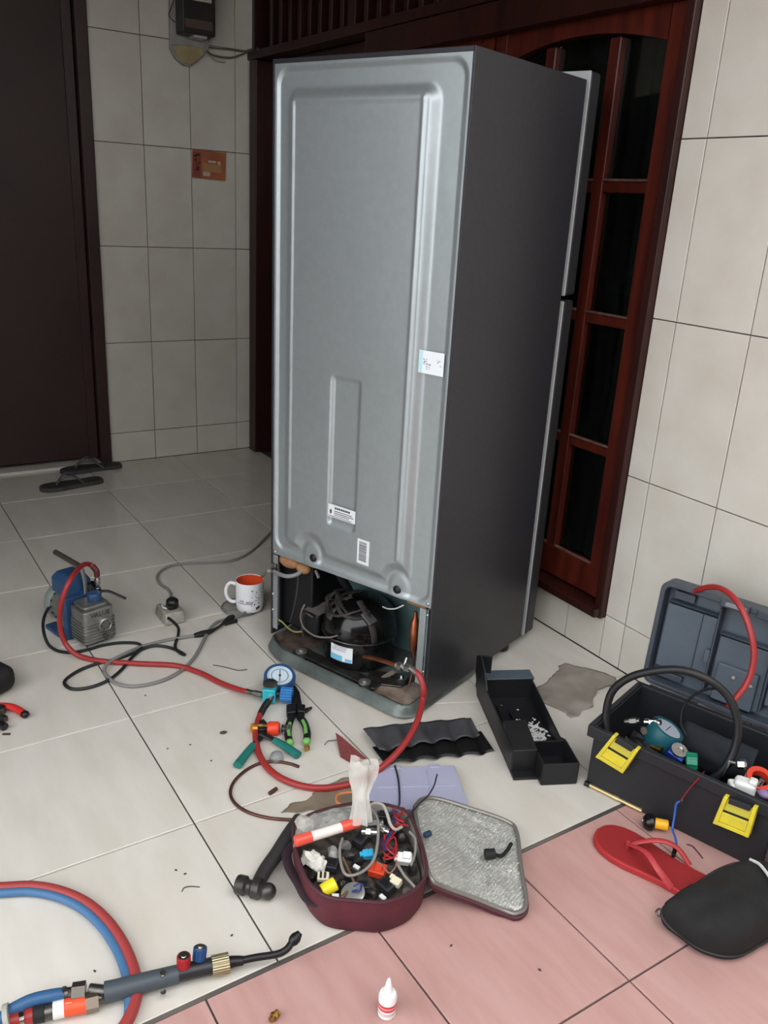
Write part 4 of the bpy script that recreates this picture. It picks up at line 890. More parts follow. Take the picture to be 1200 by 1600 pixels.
# ---------------------------------------------------------------- sandals
def flipflop(name, label, heel, toe, wd, ms, mt, group=None, th=.017, hi=.045, side=1, w0=None):
    L = (toe-heel).length; d = (toe-heel); o = thing(name, label, 'sandal', heel, math.atan2(d.y, d.x), group)
    pr = [(0, .0), (.015, .27), (.06, .36), (.14, .40), (.28, .385), (.42, .38), (.55, .43), (.68, .49), (.78, .50), (.87, .46), (.94, .36), (.98, .22), (1, 0)]
    def wq(t):
        for (a, x), (b_, y) in zip(pr, pr[1:]):
            if a <= t <= b_: return x+(y-x)*(t-a)/(b_-a)
        return 0
    N = 48; up = []; ts = [(.5-.5*math.cos(math.pi*i/N)) for i in range(N+1)]
    poly = [(L*t, -wd*wq(t)+.004*math.sin(t*3.1)*side) for t in ts]+[(L*t, wd*wq(t)+.004*math.sin(t*3.1)*side) for t in reversed(ts[1:-1])]
    MB().prism(poly, .0005, th).obj('sole', ms, o, bevel=.003, seg=2)
    inn = [(x*.96+L*.02, y*.9) for x, y in poly]
    MB().prism(inn, th, th+.0008).obj('footbed', mt[1] if isinstance(mt, tuple) else ms, o, smooth=0)
    m2 = mt[0] if isinstance(mt, tuple) else mt
    post = V((L*.74, .006*side, th)); s1 = V((L*.36, -wd*.40, th)); s2 = V((L*.36, wd*.40, th))
    for s in (s1, s2):
        sd = 1 if s.y > 0 else -1
        MB().tube([post+V((0, 0, .004)), post+V((-.012, .006*sd, hi*.45)), post.lerp(s, .45)+V((0, .006*sd, hi*.85)), post.lerp(s, .75)+V((0, .010*sd, hi*.62)), s+V((-.004, 0, -.002))], lambda t: .0045+.0035*t, 10, 6, flat=.55).obj('strap', m2, o)
    MB().cyl(post-V((0, 0, .002)), post+V((0, 0, .014)), .0038, None, 8).obj('toe_post', m2, o)
    return o
M_gs = mat('grey_sandal_foam', (74, 72, 70), .8, rgb2=(60, 58, 56), scale=30)
M_gst = mat('grey_sandal_strap', (92, 88, 86), .6)
flipflop('flip_flop', 'grey flip-flop in front of its pair, farther from the gate', W(160, 752), W(62, 768), .086, M_gs, (M_gst, mat('dark_footbed', (56, 54, 53), .85)), 'grey flip-flops by the gate', hi=.04)
flipflop('flip_flop', 'grey flip-flop behind its pair, close against the gate frame', W(190, 729), W(94, 741), .086, M_gs, (M_gst, MATS['dark_footbed']), 'grey flip-flops by the gate', hi=.04, side=-1)
M_rs = mat('red_sandal_rubber', (170, 44, 46), .55); M_rst = mat('red_sandal_strap', (178, 58, 62), .45)
t0 = W(931, 1303); dr_ = (W(1085, 1385)-W(938, 1303)).normalized()
flipflop('red_flip_flop', 'single red flip-flop on the pink tiles, heel under the black pouch', t0+dr_*.262, t0, .098, M_rs, (M_rst, mat('dark_red_footbed', (146, 34, 37), .65)), None, th=.0135, hi=.034)
# ================================================================ toolbox with its lid open, and what is in it
def LP(M, u, v, ax, val):                 # local coordinates (frame M) of a pixel on a local plane
    I = M.inverted(); o = I @ CAM; d = I.to_3x3() @ ray(u, v); return o+d*((val-o[ax])/d[ax])
tb = thing('toolbox', 'open black plastic toolbox with grey lid and two yellow latches against the tiled wall', 'toolbox', (2.647, -.433, 0), .300)
MT = Matrix.Translation((2.647, -.433, 0)) @ RZm(.300)
M_tb = mat('black_toolbox_plastic', (38, 39, 43), .5, rgb2=(32, 33, 37), scale=6, bump=.06, bscale=500)
M_lid = mat('slate_grey_plastic', (84, 94, 104), .4, rgb2=(74, 84, 94), scale=8)
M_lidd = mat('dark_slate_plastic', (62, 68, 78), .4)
L_, D_, H_ = .360, .225, .147
b = MB(); t = .004
b.box((L_/2, 0, H_/2), (L_, t, H_-.002)).box((L_/2, D_, H_/2), (L_, t, H_-.002)).box((0, D_/2, H_/2), (t, D_, H_-.002)).box((L_, D_/2, H_/2), (t, D_, H_-.002)).box((L_/2, D_/2, .004), (L_, D_, .006))
b.obj('body', M_tb, tb, bevel=.0015)
b = MB(); rw = .011
b.box((L_/2, -.006, H_-.012), (L_+.026, rw, .026)).box((L_/2, D_+.004, H_-.012), (L_+.026, rw, .026)).box((-.008, D_/2, H_-.012), (rw, D_+.01, .026)).box((L_+.008, D_/2, H_-.012), (rw, D_+.01, .026))
b.obj('rim', M_tb, tb, bevel=.002)
# lid: a shallow shell, hinged at the back
Lm = T(0, D_+.012, H_-.002) @ Matrix.Rotation(math.radians(-5.5), 4, 'X')
lid = bpy.data.objects.new('lid', None)
b = MB(Lm); lh = .248
b.prism([], 0, 0) if False else None
pl_ = rr2(-.012, L_+.012, .002, lh, .022)
b.M = Lm @ frame((0, .006, 0), (1, 0, 0), (0, 0, 1))
b.prism(pl_, -.040, -.034)                # outer plate (behind)
lid = b.obj('lid', M_lid, tb, bevel=.002)
b = MB(Lm @ frame((0, .006, 0), (1, 0, 0), (0, 0, 1)))
inn = rr2(-.001, L_+.001, .013, lh-.012, .015); n = len(pl_)
b.add([(x, y, z) for z in (-.036, .0) for x, y in pl_]+[(x, y, z) for z in (-.036, .0) for x, y in inn],
      [(i, (i+1) % n, n+(i+1) % n, n+i) for i in range(n)]+[(2*n+i, 3*n+i, 3*n+(i+1) % n, 2*n+(i+1) % n) for i in range(n)]+[(n+i, n+(i+1) % n, 3*n+(i+1) % n, 3*n+i) for i in range(n)])
b.obj('lid_rim', M_lidd, lid, bevel=.002)
def lbox(name, a0, a1, z0, z1, y0, y1, m): return MB(Lm).box(((a0+a1)/2, (y0+y1)/2, (z0+z1)/2), (a1-a0, y1-y0, z1-z0)).obj(name, m, lid, bevel=.0025)
lbox('lid_panel', .006, .118, .045, .195, .022, .036, M_lid); lbox('lid_panel', .128, .236, .020, .160, .026, .040, M_lid); lbox('lid_panel', .245, .355, .045, .195, .022, .036, M_lid)
lbox('organiser_tray', .14, .225, .02, .105, .014, .032, M_lid)
lbox('lid_ridge', .119, .124, .03, .225, .010, .036, M_lidd); lbox('lid_ridge', .239, .244, .03, .225, .010, .036, M_lidd)
lbox('lid_ridge', .008, .118, .200, .204, .016, .036, M_lidd); lbox('lid_ridge', .085, .087, .045, .195, .019, .036, M_lidd)
lbox('lid_ridge', .128, .236, .166, .170, .016, .036, M_lidd)
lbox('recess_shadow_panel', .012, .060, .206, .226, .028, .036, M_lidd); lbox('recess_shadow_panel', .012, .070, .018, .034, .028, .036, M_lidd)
lbox('thumb_catch', .108, .120, .095, .125, .008, .03, M_lid)
lbox('handle_seat', .120, .180, .232, .250, -.004, .02, M_lidd); lbox('handle_seat', .195, .24, .232, .250, -.004, .02, M_lidd)
lbox('handle_bar', .13, .175, .236, .246, -.007, .010, mat('pale_grey_handle', (128, 130, 134), .4))
for a, z in ((.178, .085), (.215, .080)):
    MB(Lm).lathe([(.004, 0), (.004, .002)], (a, .012, z), (0, -1, 0), 10).obj('rivet', M_steel, lid)
for a_, w_ in ((.07, .11), (.30, .1)): MB().box((a_, D_+.004, H_+.002), (w_, .006, .008)).obj('hinge', M_tb, tb, bevel=.001)
M_yel = mat('yellow_plastic', (226, 208, 52), .4, rgb2=(208, 190, 60), scale=30)
M_yeld = mat('dusty_yellow_plastic', (200, 188, 70), .5)
for (TLp, TRp, BRp, BLp) in (((960, 1146), (1000, 1170), (975, 1207), (932, 1181)), ((1133, 1241), (1185, 1260), (1171, 1307), (1115, 1284))):
    q0, q1, q2, q3 = LP(MT, *TLp, 1, -.016), LP(MT, *TRp, 1, -.016), LP(MT, *BRp, 1, -.022), LP(MT, *BLp, 1, -.022)
    def bl(u, v, o=0.0): p = (q0*(1-u)+q1*u)*(1-v)+(q3*(1-u)+q2*u)*v; return V((p.x, p.y-o, p.z))
    def patch(u0, u1, v0, v1, o0, o1):
        c = [(u0, v0), (u1, v0), (u1, v1), (u0, v1)]
        return MB().add([bl(u, v, o0) for u, v in c]+[bl(u, v, o1) for u, v in c], [(0,1,2,3),(7,6,5,4),(0,4,5,1),(1,5,6,2),(2,6,7,3),(3,7,4,0)])
    lt = patch(.06, .94, .16, .97, -.008, .002).obj('latch', M_yeld, tb, bevel=.001)
    patch(0, .13, .02, 1, -.010, .007).obj('latch_side', M_yel, lt, bevel=.0015); patch(.87, 1, .02, 1, -.010, .007).obj('latch_side', M_yel, lt, bevel=.0015)
    patch(.13, .87, .53, .86, .0, .006).obj('latch_tongue', M_yel, lt, bevel=.001)
    patch(.0, 1, .88, 1, -.004, .006).obj('latch_edge', M_yel, lt, bevel=.001)
    patch(.13, .87, .47, .53, .0, .0035).obj('latch_slot', M_blk, lt)
    patch(.18, .82, .02, .2, -.002, .006).obj('latch_bar', M_tb, lt, bevel=.001)
def tw(u, v, dep): return MT @ LP(MT, u, v, 1, dep)
def tz(u, v, z): return W(u, v, z)
# contents
ct = MB(MT); ct.grid(lambda u, v: (.006+.348*u, .006+.213*v, .030+.018*fbm(u*9, v*9, 1)+.012*abs(fbm(u*21, v*21, 4))), 40, 30)
tag(ct.obj('tool_heap', mat('dark_tool_heap', (34, 34, 38), .5, rgb2=(50, 48, 48), scale=30)), 'dark jumble of tools filling the bottom of the black toolbox', 'tools', kind='stuff')
lpt = [(948, 1150, .03), (947, 1115, .04), (957, 1080, .05), (985, 1058, .06), (1025, 1048, .07), (1065, 1047, .08), (1105, 1061, .09), (1135, 1085, .10), (1150, 1115, .10), (1153, 1145, .095), (1146, 1175, .085), (1130, 1203, .07), (1105, 1222, .06), (1080, 1232, .05)]
lo2 = [tw(u, v, d) for u, v, d in lpt]
lo2 = [V((p.x, p.y, max(p.z, .062))) for p in lo2]
hose('black_hose', [lo2[0]-V((0, 0, .015))]+lo2, .0082, M_cable, 'thick black hose looped upright out of the open toolbox', 'hose', 12)
l3 = [tw(u, v, d) for u, v, d in [(1072, 1150, .12), (1064, 1130, .125), (1068, 1105, .13), (1082, 1088, .13), (1105, 1077, .13), (1128, 1076, .125)]]
hose('thin_black_cable', l3, .0028, M_cable, 'thin black cable curving inside the big black hose loop', 'cable', 8)
b = MB(MT); b.grid(lambda u, v: (.13+.15*u, .150-.03*math.sin(v*3.1)+.008*fbm(u*3, v*3, 6), .05+.10*v), 16, 12)
tag(b.obj('black_pouch', mat('blue_black_fabric', (34, 38, 46), .8, rgb2=(28, 31, 38), scale=8), solid=.006), 'soft blue-black pouch standing behind the gauge in the toolbox', 'pouch')
tg = thing('teal_gauge_manifold', 'teal-rimmed gauge with blue valve block and green knob inside the toolbox', 'gauge', tw(1042, 1150, .07)-V((0, 0, .05)))
def tl_(u, v, d): return tw(u, v, d)-tg.location
gc1 = tl_(1042, 1141, .080); ax1 = V((.27, .24, .87)).normalized()
MB().lathe([(.026, -.040), (.034, -.036), (.036, -.030), (.0365, .0), (.034, .006), (.028, .007), (.027, .002)], gc1, ax1, 36).obj('gauge_boot', mat('teal_rubber_boot', (24, 82, 92), .45), tg)
d2 = MB().lathe([(.028, .0045), (0, .0045)], gc1, ax1, 32, cap=False).obj('dial', mat('grey_white_dial', (168, 172, 184), .3), tg)
b = MB(T(*gc1) @ V((0, 0, 1)).rotation_difference(ax1).to_matrix().to_4x4()); b.box((0, 0, .0056), (.0012, .03, .0005), Matrix.Rotation(.3, 3, 'Z')); b.obj('needle', M_ink, d2)
bc1 = tl_(1055, 1182, .045); Rb1 = V((0, 0, 1)).rotation_difference(V((.35, -.15, .9))).to_matrix() @ Matrix.Rotation(.3, 3, 'Z')
M_vb = mat('blue_anodised_block', (40, 62, 140), .3, metal=.4)
MB().box(bc1, (.034, .034, .04), Rb1).obj('valve_block', M_vb, tg, bevel=.003)
MB().lathe([(.016, 0), (.016, .005), (.009, .005), (.009, .002), (0, .002)], bc1+Rb1 @ V((0, 0, .020)), Rb1 @ V((0, 0, 1)), 20, cap=False).obj('sight_ring', M_steel, tg)
MB().cyl(bc1+Rb1 @ V((0, -.015, -.004)), bc1+Rb1 @ V((0, -.034, -.004)), .0055, None, 10).cyl(bc1+Rb1 @ V((0, -.018, -.004)), bc1+Rb1 @ V((0, -.026, -.004)), .0072, None, 6).obj('flare_fitting', M_brass, tg, smooth=20)
MB().cyl(tl_(1034, 1172, .04), tl_(1018, 1165, .045), .006, None, 10).obj('flare_fitting', M_brass, tg, smooth=20)
gk = tl_(1081, 1190, .045); gd = V((.70, .62, .1)).normalized()
b = MB(T(*(gk-gd*.012)) @ V((0, 0, 1)).rotation_difference(gd).to_matrix().to_4x4())
b.prism([((.0185 if i % 3 else .0165)*math.cos(2*math.pi*i/24), (.0185 if i % 3 else .0165)*math.sin(2*math.pi*i/24)) for i in range(24)], 0, .022)
b.obj('green_knob', mat('green_plastic_knob', (18, 122, 92), .3), tg, bevel=.003)
MB().cyl(bc1, gk, .007, None, 10).obj('knob_stem', M_steeld, tg)
for k, (u, v, d, m, ln, lbl) in enumerate(((1020, 1128, .07, M_steel, (.03, .01), 'small bright steel coupling left of the teal gauge in the toolbox'), (1006, 1141, .06, M_steeld, (.02, -.02), 'dull steel coupling near the front rim left of the teal gauge'), (988, 1127, .09, M_steeld, (.025, .015), 'dull steel fitting lying leftmost in the open toolbox'))):
    p = tw(u, v, d); q_ = V((ln[0], ln[1], .012)); bb = MB().cyl(p-q_*.5, p+q_*.5, .006, None, 10).cyl(p-q_*.15, p+q_*.3, .0085, None, 6)
    tag(bb.obj('pipe_coupling', m, smooth=20), lbl, 'coupling', 'couplings in the toolbox')
ch = MB(); p = tw(1150, 1194, .07)
ch.lathe([(.007, 0), (.010, .004), (.010, .016), (.006, .02)], p, (.8, .5, .3), 6).cyl(p+V((-.012, -.006, .0)), p+V((.002, 0, .002)), .004, None, 8).cyl(p+V((-.01, -.008, -.002)), p+V((-.012, -.016, -.030)), .003, None, 8)
tag(ch.obj('chrome_adapter', M_steel, smooth=25), 'shiny chrome adapter under the end of the black hose loop in the toolbox', 'adapter')
wp = thing('white_plug', 'chunky white plastic plug in the toolbox above the right yellow latch', 'plug', tw(1162, 1236, .035)-V((0, 0, .008)))
MB().box((0, 0, .018), (.040, .030, .030), Matrix.Rotation(.5, 3, 'Z')).obj('plug_body', M_wht, wp, bevel=.008, seg=3)
MB().box((-.014, -.010, .012), (.024, .024, .022), Matrix.Rotation(.9, 3, 'Z')).box((.012, .004, .035), (.016, .02, .012), Matrix.Rotation(.4, 3, 'Z')).obj('plug_shoulder', M_wht, wp, bevel=.005)
rt = thing('red_tape_roll', 'red and white tape roll half buried at the right end of the toolbox', 'tape', tw(1186, 1216, .075)-V((0, 0, .014)))
MB().lathe([(.026, 0), (.026, .016), (.016, .016), (.016, 0)], (0, 0, .004), (.3, -.2, .9), 28, cap=False).obj('tape', mat('red_tape', (204, 62, 40), .4), rt)
MB().lathe([(.0265, .004), (.0268, .012)], (0, 0, .004), (.3, -.2, .9), 28, cap=False).obj('white_band', M_wht, rt)
gw = [tw(u, v, d) for u, v, d in [(1112, 1228, .03), (1122, 1222, .035), (1130, 1228, .03), (1128, 1236, .03), (1118, 1240, .02)]]
hose('green_wire', gw, .0018, mat('green_wire', (44, 130, 50), .5), 'short green wire curled in the toolbox left of the white plug', 'wire', 6)
pb = MB(); p = tw(1193, 1240, .05); pb.sphere(p, (.014, .010, .008), 12, 8)
tag(pb.obj('purple_connector', mat('pale_purple_plastic', (140, 116, 158), .4)), 'pale purple connector at the right end of the toolbox', 'connector')
pb = MB(); p = tw(1184, 1230, .055); pb.cyl(p, p+V((.004, .002, .018)), .005, None, 10)
tag(pb.obj('steel_socket', M_steel), 'small steel socket standing between white plug and purple connector', 'socket')
# red hose over the lid
rh = [tw(u, v, d) for u, v, d in [(1085, 926, .275), (1092, 921, .262), (1115, 917, .245), (1138, 926, .225), (1158, 950, .205), (1172, 985, .19), (1178, 1020, .18), (1174, 1050, .17), (1164, 1072, .155), (1150, 1090, .13), (1138, 1105, .11)]]
hose('short_red_hose', rh, .0062, M_red, 'short red hose arching over the raised grey toolbox lid', 'hose', 12)
# blue and red wire hanging over the front
wi = thing('dangling_wire', 'thin red and blue wire hanging down the front of the toolbox to the red flip-flop', 'wire', W(1054, 1332))
def wl_(l): return [p-wi.location for p in l]
MB().tube(wl_([tw(1100, 1206, .03), tw(1092, 1216, -.0135), tw(1076, 1234, -.018), tw(1066, 1248, -.018), tw(1062, 1253, -.02)]), .0012, 6).obj('red_wire', mat('red_wire', (150, 36, 44), .4), wi)
MB().tube(wl_([tw(1063, 1252, -.02), tw(1057, 1256, -.022), tw(1054, 1275, -.028), tw(1051, 1296, -.04), W(1055, 1308, .030), W(1057, 1319, .026), W(1055, 1328, .022)]), .0022, 8).obj('blue_wire', mat('blue_wire', (44, 92, 176), .4), wi)
MB().cyl(W(1055, 1326, .024)-wi.location, W(1052, 1338, .0205)-wi.location, .0042, None, 10).obj('end_plug', M_blk, wi, bevel=.001)
MB().tube(wl_([tw(1060, 1254, -.02), tw(1066, 1250, -.022), tw(1066, 1257, -.021)]), .0008, 6).obj('bare_strand', M_steel, wi)
# brass rod and black screwdriver tip before the toolbox
br = thing('brass_rod', 'slim brass rod with a black end lying along the foot of the toolbox', 'rod', W(960, 1243))
p0, p1 = W(914, 1223, .0055)-br.location, W(1003, 1267, .0055)-br.location
MB().cyl(p0, p0.lerp(p1, .09), .0058, None, 12).obj('black_end', M_blk, br)
MB().cyl(p0.lerp(p1, .08), p1, .0040, None, 12).cyl(p0.lerp(p1, .52), p0.lerp(p1, .60), .0050, None, 12).obj('rod', mat('pale_brass_rod', (214, 190, 140), .35, metal=.7), br)
tp = thing('black_yellow_knob', 'black knob with a yellow plastic stem between brass rod and blue wire', 'knob', W(1024, 1290))
k0, k1 = W(1008, 1283, .0165)-tp.location, W(1044, 1290, .0165)-tp.location; kk = (k1-k0)
MB().lathe([(.0, -.004), (.008, -.004), (.013, -.001), (.0165, .006), (.0165, .014), (.012, .018)], k0, kk, 24, cap=False).obj('knob', mat('black_shiny_plastic', (18, 18, 20), .25), tp)
MB().lathe([(.004, -.0046), (.004, -.0058), (.002, -.0058)], k0, kk, 10).box(k0-kk.normalized()*.0046+V((0, 0, .008)), (.002, .003, .004)).obj('knob_marks', M_steel, tp)
MB().cyl(k0+kk.normalized()*.016, k1, .0105, None, 16).obj('stem', mat('orange_yellow_plastic', (240, 176, 36), .4), tp, bevel=.002)
hose('black_wire_scrap', [W(1073, 1319, .0015), W(1082, 1322, .002), (W(1090, 1331, .0015)), W(1098, 1341, .0015)], .0012, mat('dark_red_wire', (96, 44, 44), .6), 'thin dark wire scrap on the pink tiles right of the red flip-flop', 'scrap', 6)

# ---------------------------------------------------------------- black zip pouch in the right corner
po = thing('zip_pouch', 'soft black zip pouch on the pink tiles covering the red flip-flop heel', 'pouch', (3.075, -.47, 0), .52)
M_pouch = mat('black_pouch_fabric', (30, 29, 29), .85, rgb2=(24, 23, 23), scale=40, bump=.15, bscale=300)
Mp = Matrix.Translation((3.075, -.47, 0)) @ RZm(.52); MpI = Mp.inverted()
foot = [MpI @ W(1034, 1425, .028), MpI @ W(1058, 1462, .010), MpI @ W(1098, 1492, .006), MpI @ W(1150, 1500, .006), MpI @ W(1205, 1472, .006), MpI @ W(1275, 1445, .01), MpI @ W(1290, 1365, .05), MpI @ W(1215, 1345, .068), MpI @ W(1150, 1345, .068), MpI @ W(1085, 1385, .052)]
rim = catmull([V((p.x, p.y, 0)) for p in foot], 8, True); n = len(rim)
hts = catmull([V((p.z, 0, 0)) for p in foot], 8, True)
cx = sum(p.x for p in rim)/n; cy = sum(p.y for p in rim)/n
b = MB(); rings = []
for (s, zf) in ((.0, -1), (.6, -1), (.92, -1), (.985, -.5), (1.0, 0), (.985, .5), (.94, .78), (.80, .93), (.55, 1.0), (.25, 1.02), (0, 1.02)):
    rings.append((s, zf))
vs = []
for s, zf in rings:
    for p, h in zip(rim, hts):
        x, y = cx+(p.x-cx)*s, cy+(p.y-cy)*s
        zr = min(.06, max(.012, h.x)); top = .070+.006*fbm(x*14, y*14, 2)-.012*sstep(.3, 1, s)*abs(fbm(x*20, y*20, 8))
        z = .0012 if zf <= -1 else (zr*(1+zf) + .0012 if zf < 0 else zr+(top-zr)*zf)
        vs.append((x, y, max(.0012, z)))
fs = [(j*n+i, j*n+(i+1) % n, (j+1)*n+(i+1) % n, (j+1)*n+i) for j in range(len(rings)-1) for i in range(n)]
b.add(vs, fs); b.obj('pouch_body', M_pouch, po, smooth=70)
b = MB().tube([V((p.x*1.0, p.y, min(.06, max(.012, h.x))+.002)) for p, h in list(zip(rim, hts))[0:n:2]], .0026, 6, 2, closed=True)
b.obj('zip', mat('black_zip', (22, 22, 23), .5), po)
zp = MpI @ W(1030, 1420, .026)
MB().tube([foot[0]+V((0, 0, .004)), zp, zp+V((-.004, -.002, -.008)), zp+V((.002, -.006, -.010)), foot[0]+V((-.002, -.004, -.004))], .0016, 6).obj('zip_pull', M_steeld, po)
hose('white_string', [W(1172, 1343, .066), W(1186, 1350, .073), W(1198, 1364, .076), W(1212, 1385, .077)], .0028, mat('white_cord', (206, 204, 200), .6), 'short white cord lying on the back of the black zip pouch', 'cord', 8)

# ================================================================ maroon insulated bag
BO = V((2.648, -.988, 0)); BA = math.atan2(.937, .35)
ba = thing('insulated_bag', 'maroon insulated lunch bag, lid thrown open, full of wires and connectors', 'bag', BO, BA)
MBg = Matrix.Translation(BO) @ RZm(BA); MBI = MBg.inverted()
M_mar = mat('maroon_fabric', (98, 40, 50), .7, rgb2=(76, 32, 42), scale=14, bump=.2, bscale=500)
M_foil = mat('silver_foil_lining', (200, 200, 194), .35, metal=.5, rgb2=(176, 174, 168), scale=30, bump=.5, bscale=140)
M_bind = mat('dark_maroon_binding', (74, 38, 46), .6)
rimp = [(457, 1292), (462, 1335), (475, 1370), (496, 1394), (520, 1405), (560, 1409), (600, 1411), (635, 1400), (656, 1385), (668, 1362), (662, 1325), (650, 1292), (636, 1268), (600, 1256), (560, 1254), (515, 1262), (480, 1274)]
rp = catmull([MBI @ W(u, v, .072) for u, v in rimp], 5, True); n = len(rp)
ccx = sum(p.x for p in rp)/n; ccy = sum(p.y for p in rp)/n
def ring(s, z): return [V((ccx+(p.x-ccx)*s, ccy+(p.y-ccy)*s, z)) for p in rp]
b = MB(); rs = [ring(0, .001), ring(.80, .001), ring(.93, .003), ring(.965, .012), ring(.985, .035), ring(1.0, .066), ring(.995, .072)]
vs = [p for r_ in rs for p in r_]
b.add(vs, [(j*n+i, j*n+(i+1) % n, (j+1)*n+(i+1) % n, (j+1)*n+i) for j in range(len(rs)-1) for i in range(n)]); b.obj('bag_shell', M_mar, ba, smooth=50)
b = MB(); rs = [ring(.995, .072), ring(.965, .071), ring(.95, .055), ring(.93, .01), ring(0, .008)]
b.add([p for r_ in rs for p in r_], [(j*n+i, j*n+(i+1) % n, (j+1)*n+(i+1) % n, (j+1)*n+i) for j in range(len(rs)-1) for i in range(n)]); b.obj('foil_lining', M_foil, ba, smooth=50)
MB().tube(ring(.985, .0725)[::2], .0032, 6, 2, closed=True).obj('rim_binding', M_bind, ba)
hs_ = [MBI @ W(u, v, z) for u, v, z in [(459, 1318, .045), (448, 1335, .045), (453, 1358, .045), (466, 1380, .045), (478, 1402, .04), (492, 1412, .04), (502, 1408, .045)]]
MB().tube(hs_, .0085, 8, 6, flat=.25).obj('carry_strap', mat('dark_plum_webbing', (50, 34, 42), .7), ba)
# open lid
lc = [(648, 1264, .062), (672, 1247, .050), (735, 1264, .040), (792, 1284, .030), (808, 1302, .028), (815, 1358, .024), (823, 1414, .018), (808, 1430, .014), (785, 1424, .014), (738, 1405, .028), (692, 1388, .045), (672, 1374, .060), (660, 1330, .068)]
le = catmull([MBI @ W(*q_) for q_ in lc], 8, True); m = len(le); lcx = sum((p for p in le), V())/m
def lring(s, dz=0.0): return [V((lcx.x+(p.x-lcx.x)*s, lcx.y+(p.y-lcx.y)*s, lcx.z-.006+(p.z-lcx.z+.006)*s**1.5+dz)) for p in le]
rs = [lring(1-.97*k/26) for k in range(27)]
qv = []
for k, r_ in enumerate(rs):
    for p in r_:
        a = p.x*.8+p.y*.6; c_ = -p.x*.6+p.y*.8
        qv.append(V((p.x, p.y, p.z+(.0016*math.sin(a*900)*math.sin(c_*520)+.003*fbm(p.x*25, p.y*25, 3) if k > 1 else 0))))
N2 = 90
def inpoly(x, y, poly):
    c = False; j = len(poly)-1
    for i in range(len(poly)):
        if (poly[i].y > y) != (poly[j].y > y) and x < (poly[j].x-poly[i].x)*(y-poly[i].y)/(poly[j].y-poly[i].y)+poly[i].x: c = not c
        j = i
    return c
b = MB(); b.add(qv, [(j*m+i, j*m+(i+1) % m, (j+1)*m+(i+1) % m, (j+1)*m+i) for j in range(26) for i in range(m)]+[tuple(26*m+i for i in range(m))])
ld = bpy.data.objects.new('lid', None)
r0, r1, r2 = lring(1.0), lring(1.012, -.008), lring(.97, -.014)
low = [V((p.x, p.y, max(.0015, p.z))) for p in lring(1.0, -.016)]
r1 = [V((p.x, p.y, max(.0025, p.z))) for p in r1]
lows = [[V((p.x, p.y, max(.0012, p.z))) for p in lring(s_, -.014)] for s_ in (1.0, .85, .7, .5, .3, .1)]
sb = MB(); sb.add([p for r_ in [r0, r1]+lows for p in r_], [(j*m+i, j*m+(i+1) % m, (j+1)*m+(i+1) % m, (j+1)*m+i) for j in range(7) for i in range(m)]+[tuple(7*m+i for i in range(m))])
ld = sb.obj('lid', M_mar, ba, smooth=50)
# quilted foil as a fine grid inside the outline (weave of small raised dashes)
b.obj('lid_foil', M_foil, ld, smooth=80, weld=False)
dash = MB(); k = 0
xs0 = [p.x for p in le]; ys0 = [p.y for p in le]; inner = lring(.94)
random.seed(5)
yy = min(ys0); row = 0
from mathutils.kdtree import KDTree
kd_ = KDTree(len(qv)); [kd_.insert(p, i) for i, p in enumerate([V((p.x, p.y, 0)) for p in qv])]; kd_.balance()
while yy < max(ys0):
    xx = min(xs0)+(.0045 if row % 2 else 0)
    while xx < max(xs0):
        if inpoly(xx, yy, inner):
            z = qv[kd_.find(V((xx, yy, 0)))[1]].z
            dash.box((xx, yy, z+.0008), (.0062, .0022, .0022), Matrix.Rotation(random.uniform(-.12, .12)+.5, 3, 'Z') @ Matrix.Rotation(random.uniform(-.25, .25), 3, 'X'))
        xx += .009
    yy += .0038; row += 1
tag(dash.obj('foil_weave', mat('bright_foil', (226, 226, 222), .25, metal=.6), ld, smooth=0, weld=False), kind='stuff')
MB().tube(lring(.985, .003)[::2], .0040, 8, 2, closed=True).obj('foil_piping', mat('grey_silver_piping', (136, 132, 126), .4, metal=.5), ld)
MB().tube(lring(1.012, -.004)[::2], .0032, 6, 2, closed=True).obj('lid_binding', M_bind, ld)
cb = thing('black_clip', 'small black rubber clip lying on the silver lining of the open bag lid', 'clip', W(770, 1332, .04))
MB().cyl(W(757, 1335, .045)-cb.location, W(774, 1334, .046)-cb.location, .0095, None, 12).obj('clip_body', M_blkr, cb, bevel=.002)
MB().tube([W(774, 1336, .044)-cb.location, W(784, 1337, .039)-cb.location, W(793, 1328, .038)-cb.location, W(799, 1318, .039)-cb.location], .0035, 8).obj('clip_tail', M_blkr, cb)
tag(MB().cyl(W(672, 1302, .072), W(664, 1305, .074), .006, None, 10).obj('blue_sleeve', mat('dark_blue_sleeve', (36, 58, 78), .5), bevel=.001), 'small dark blue sleeve on the edge between maroon bag and its lid', 'sleeve')

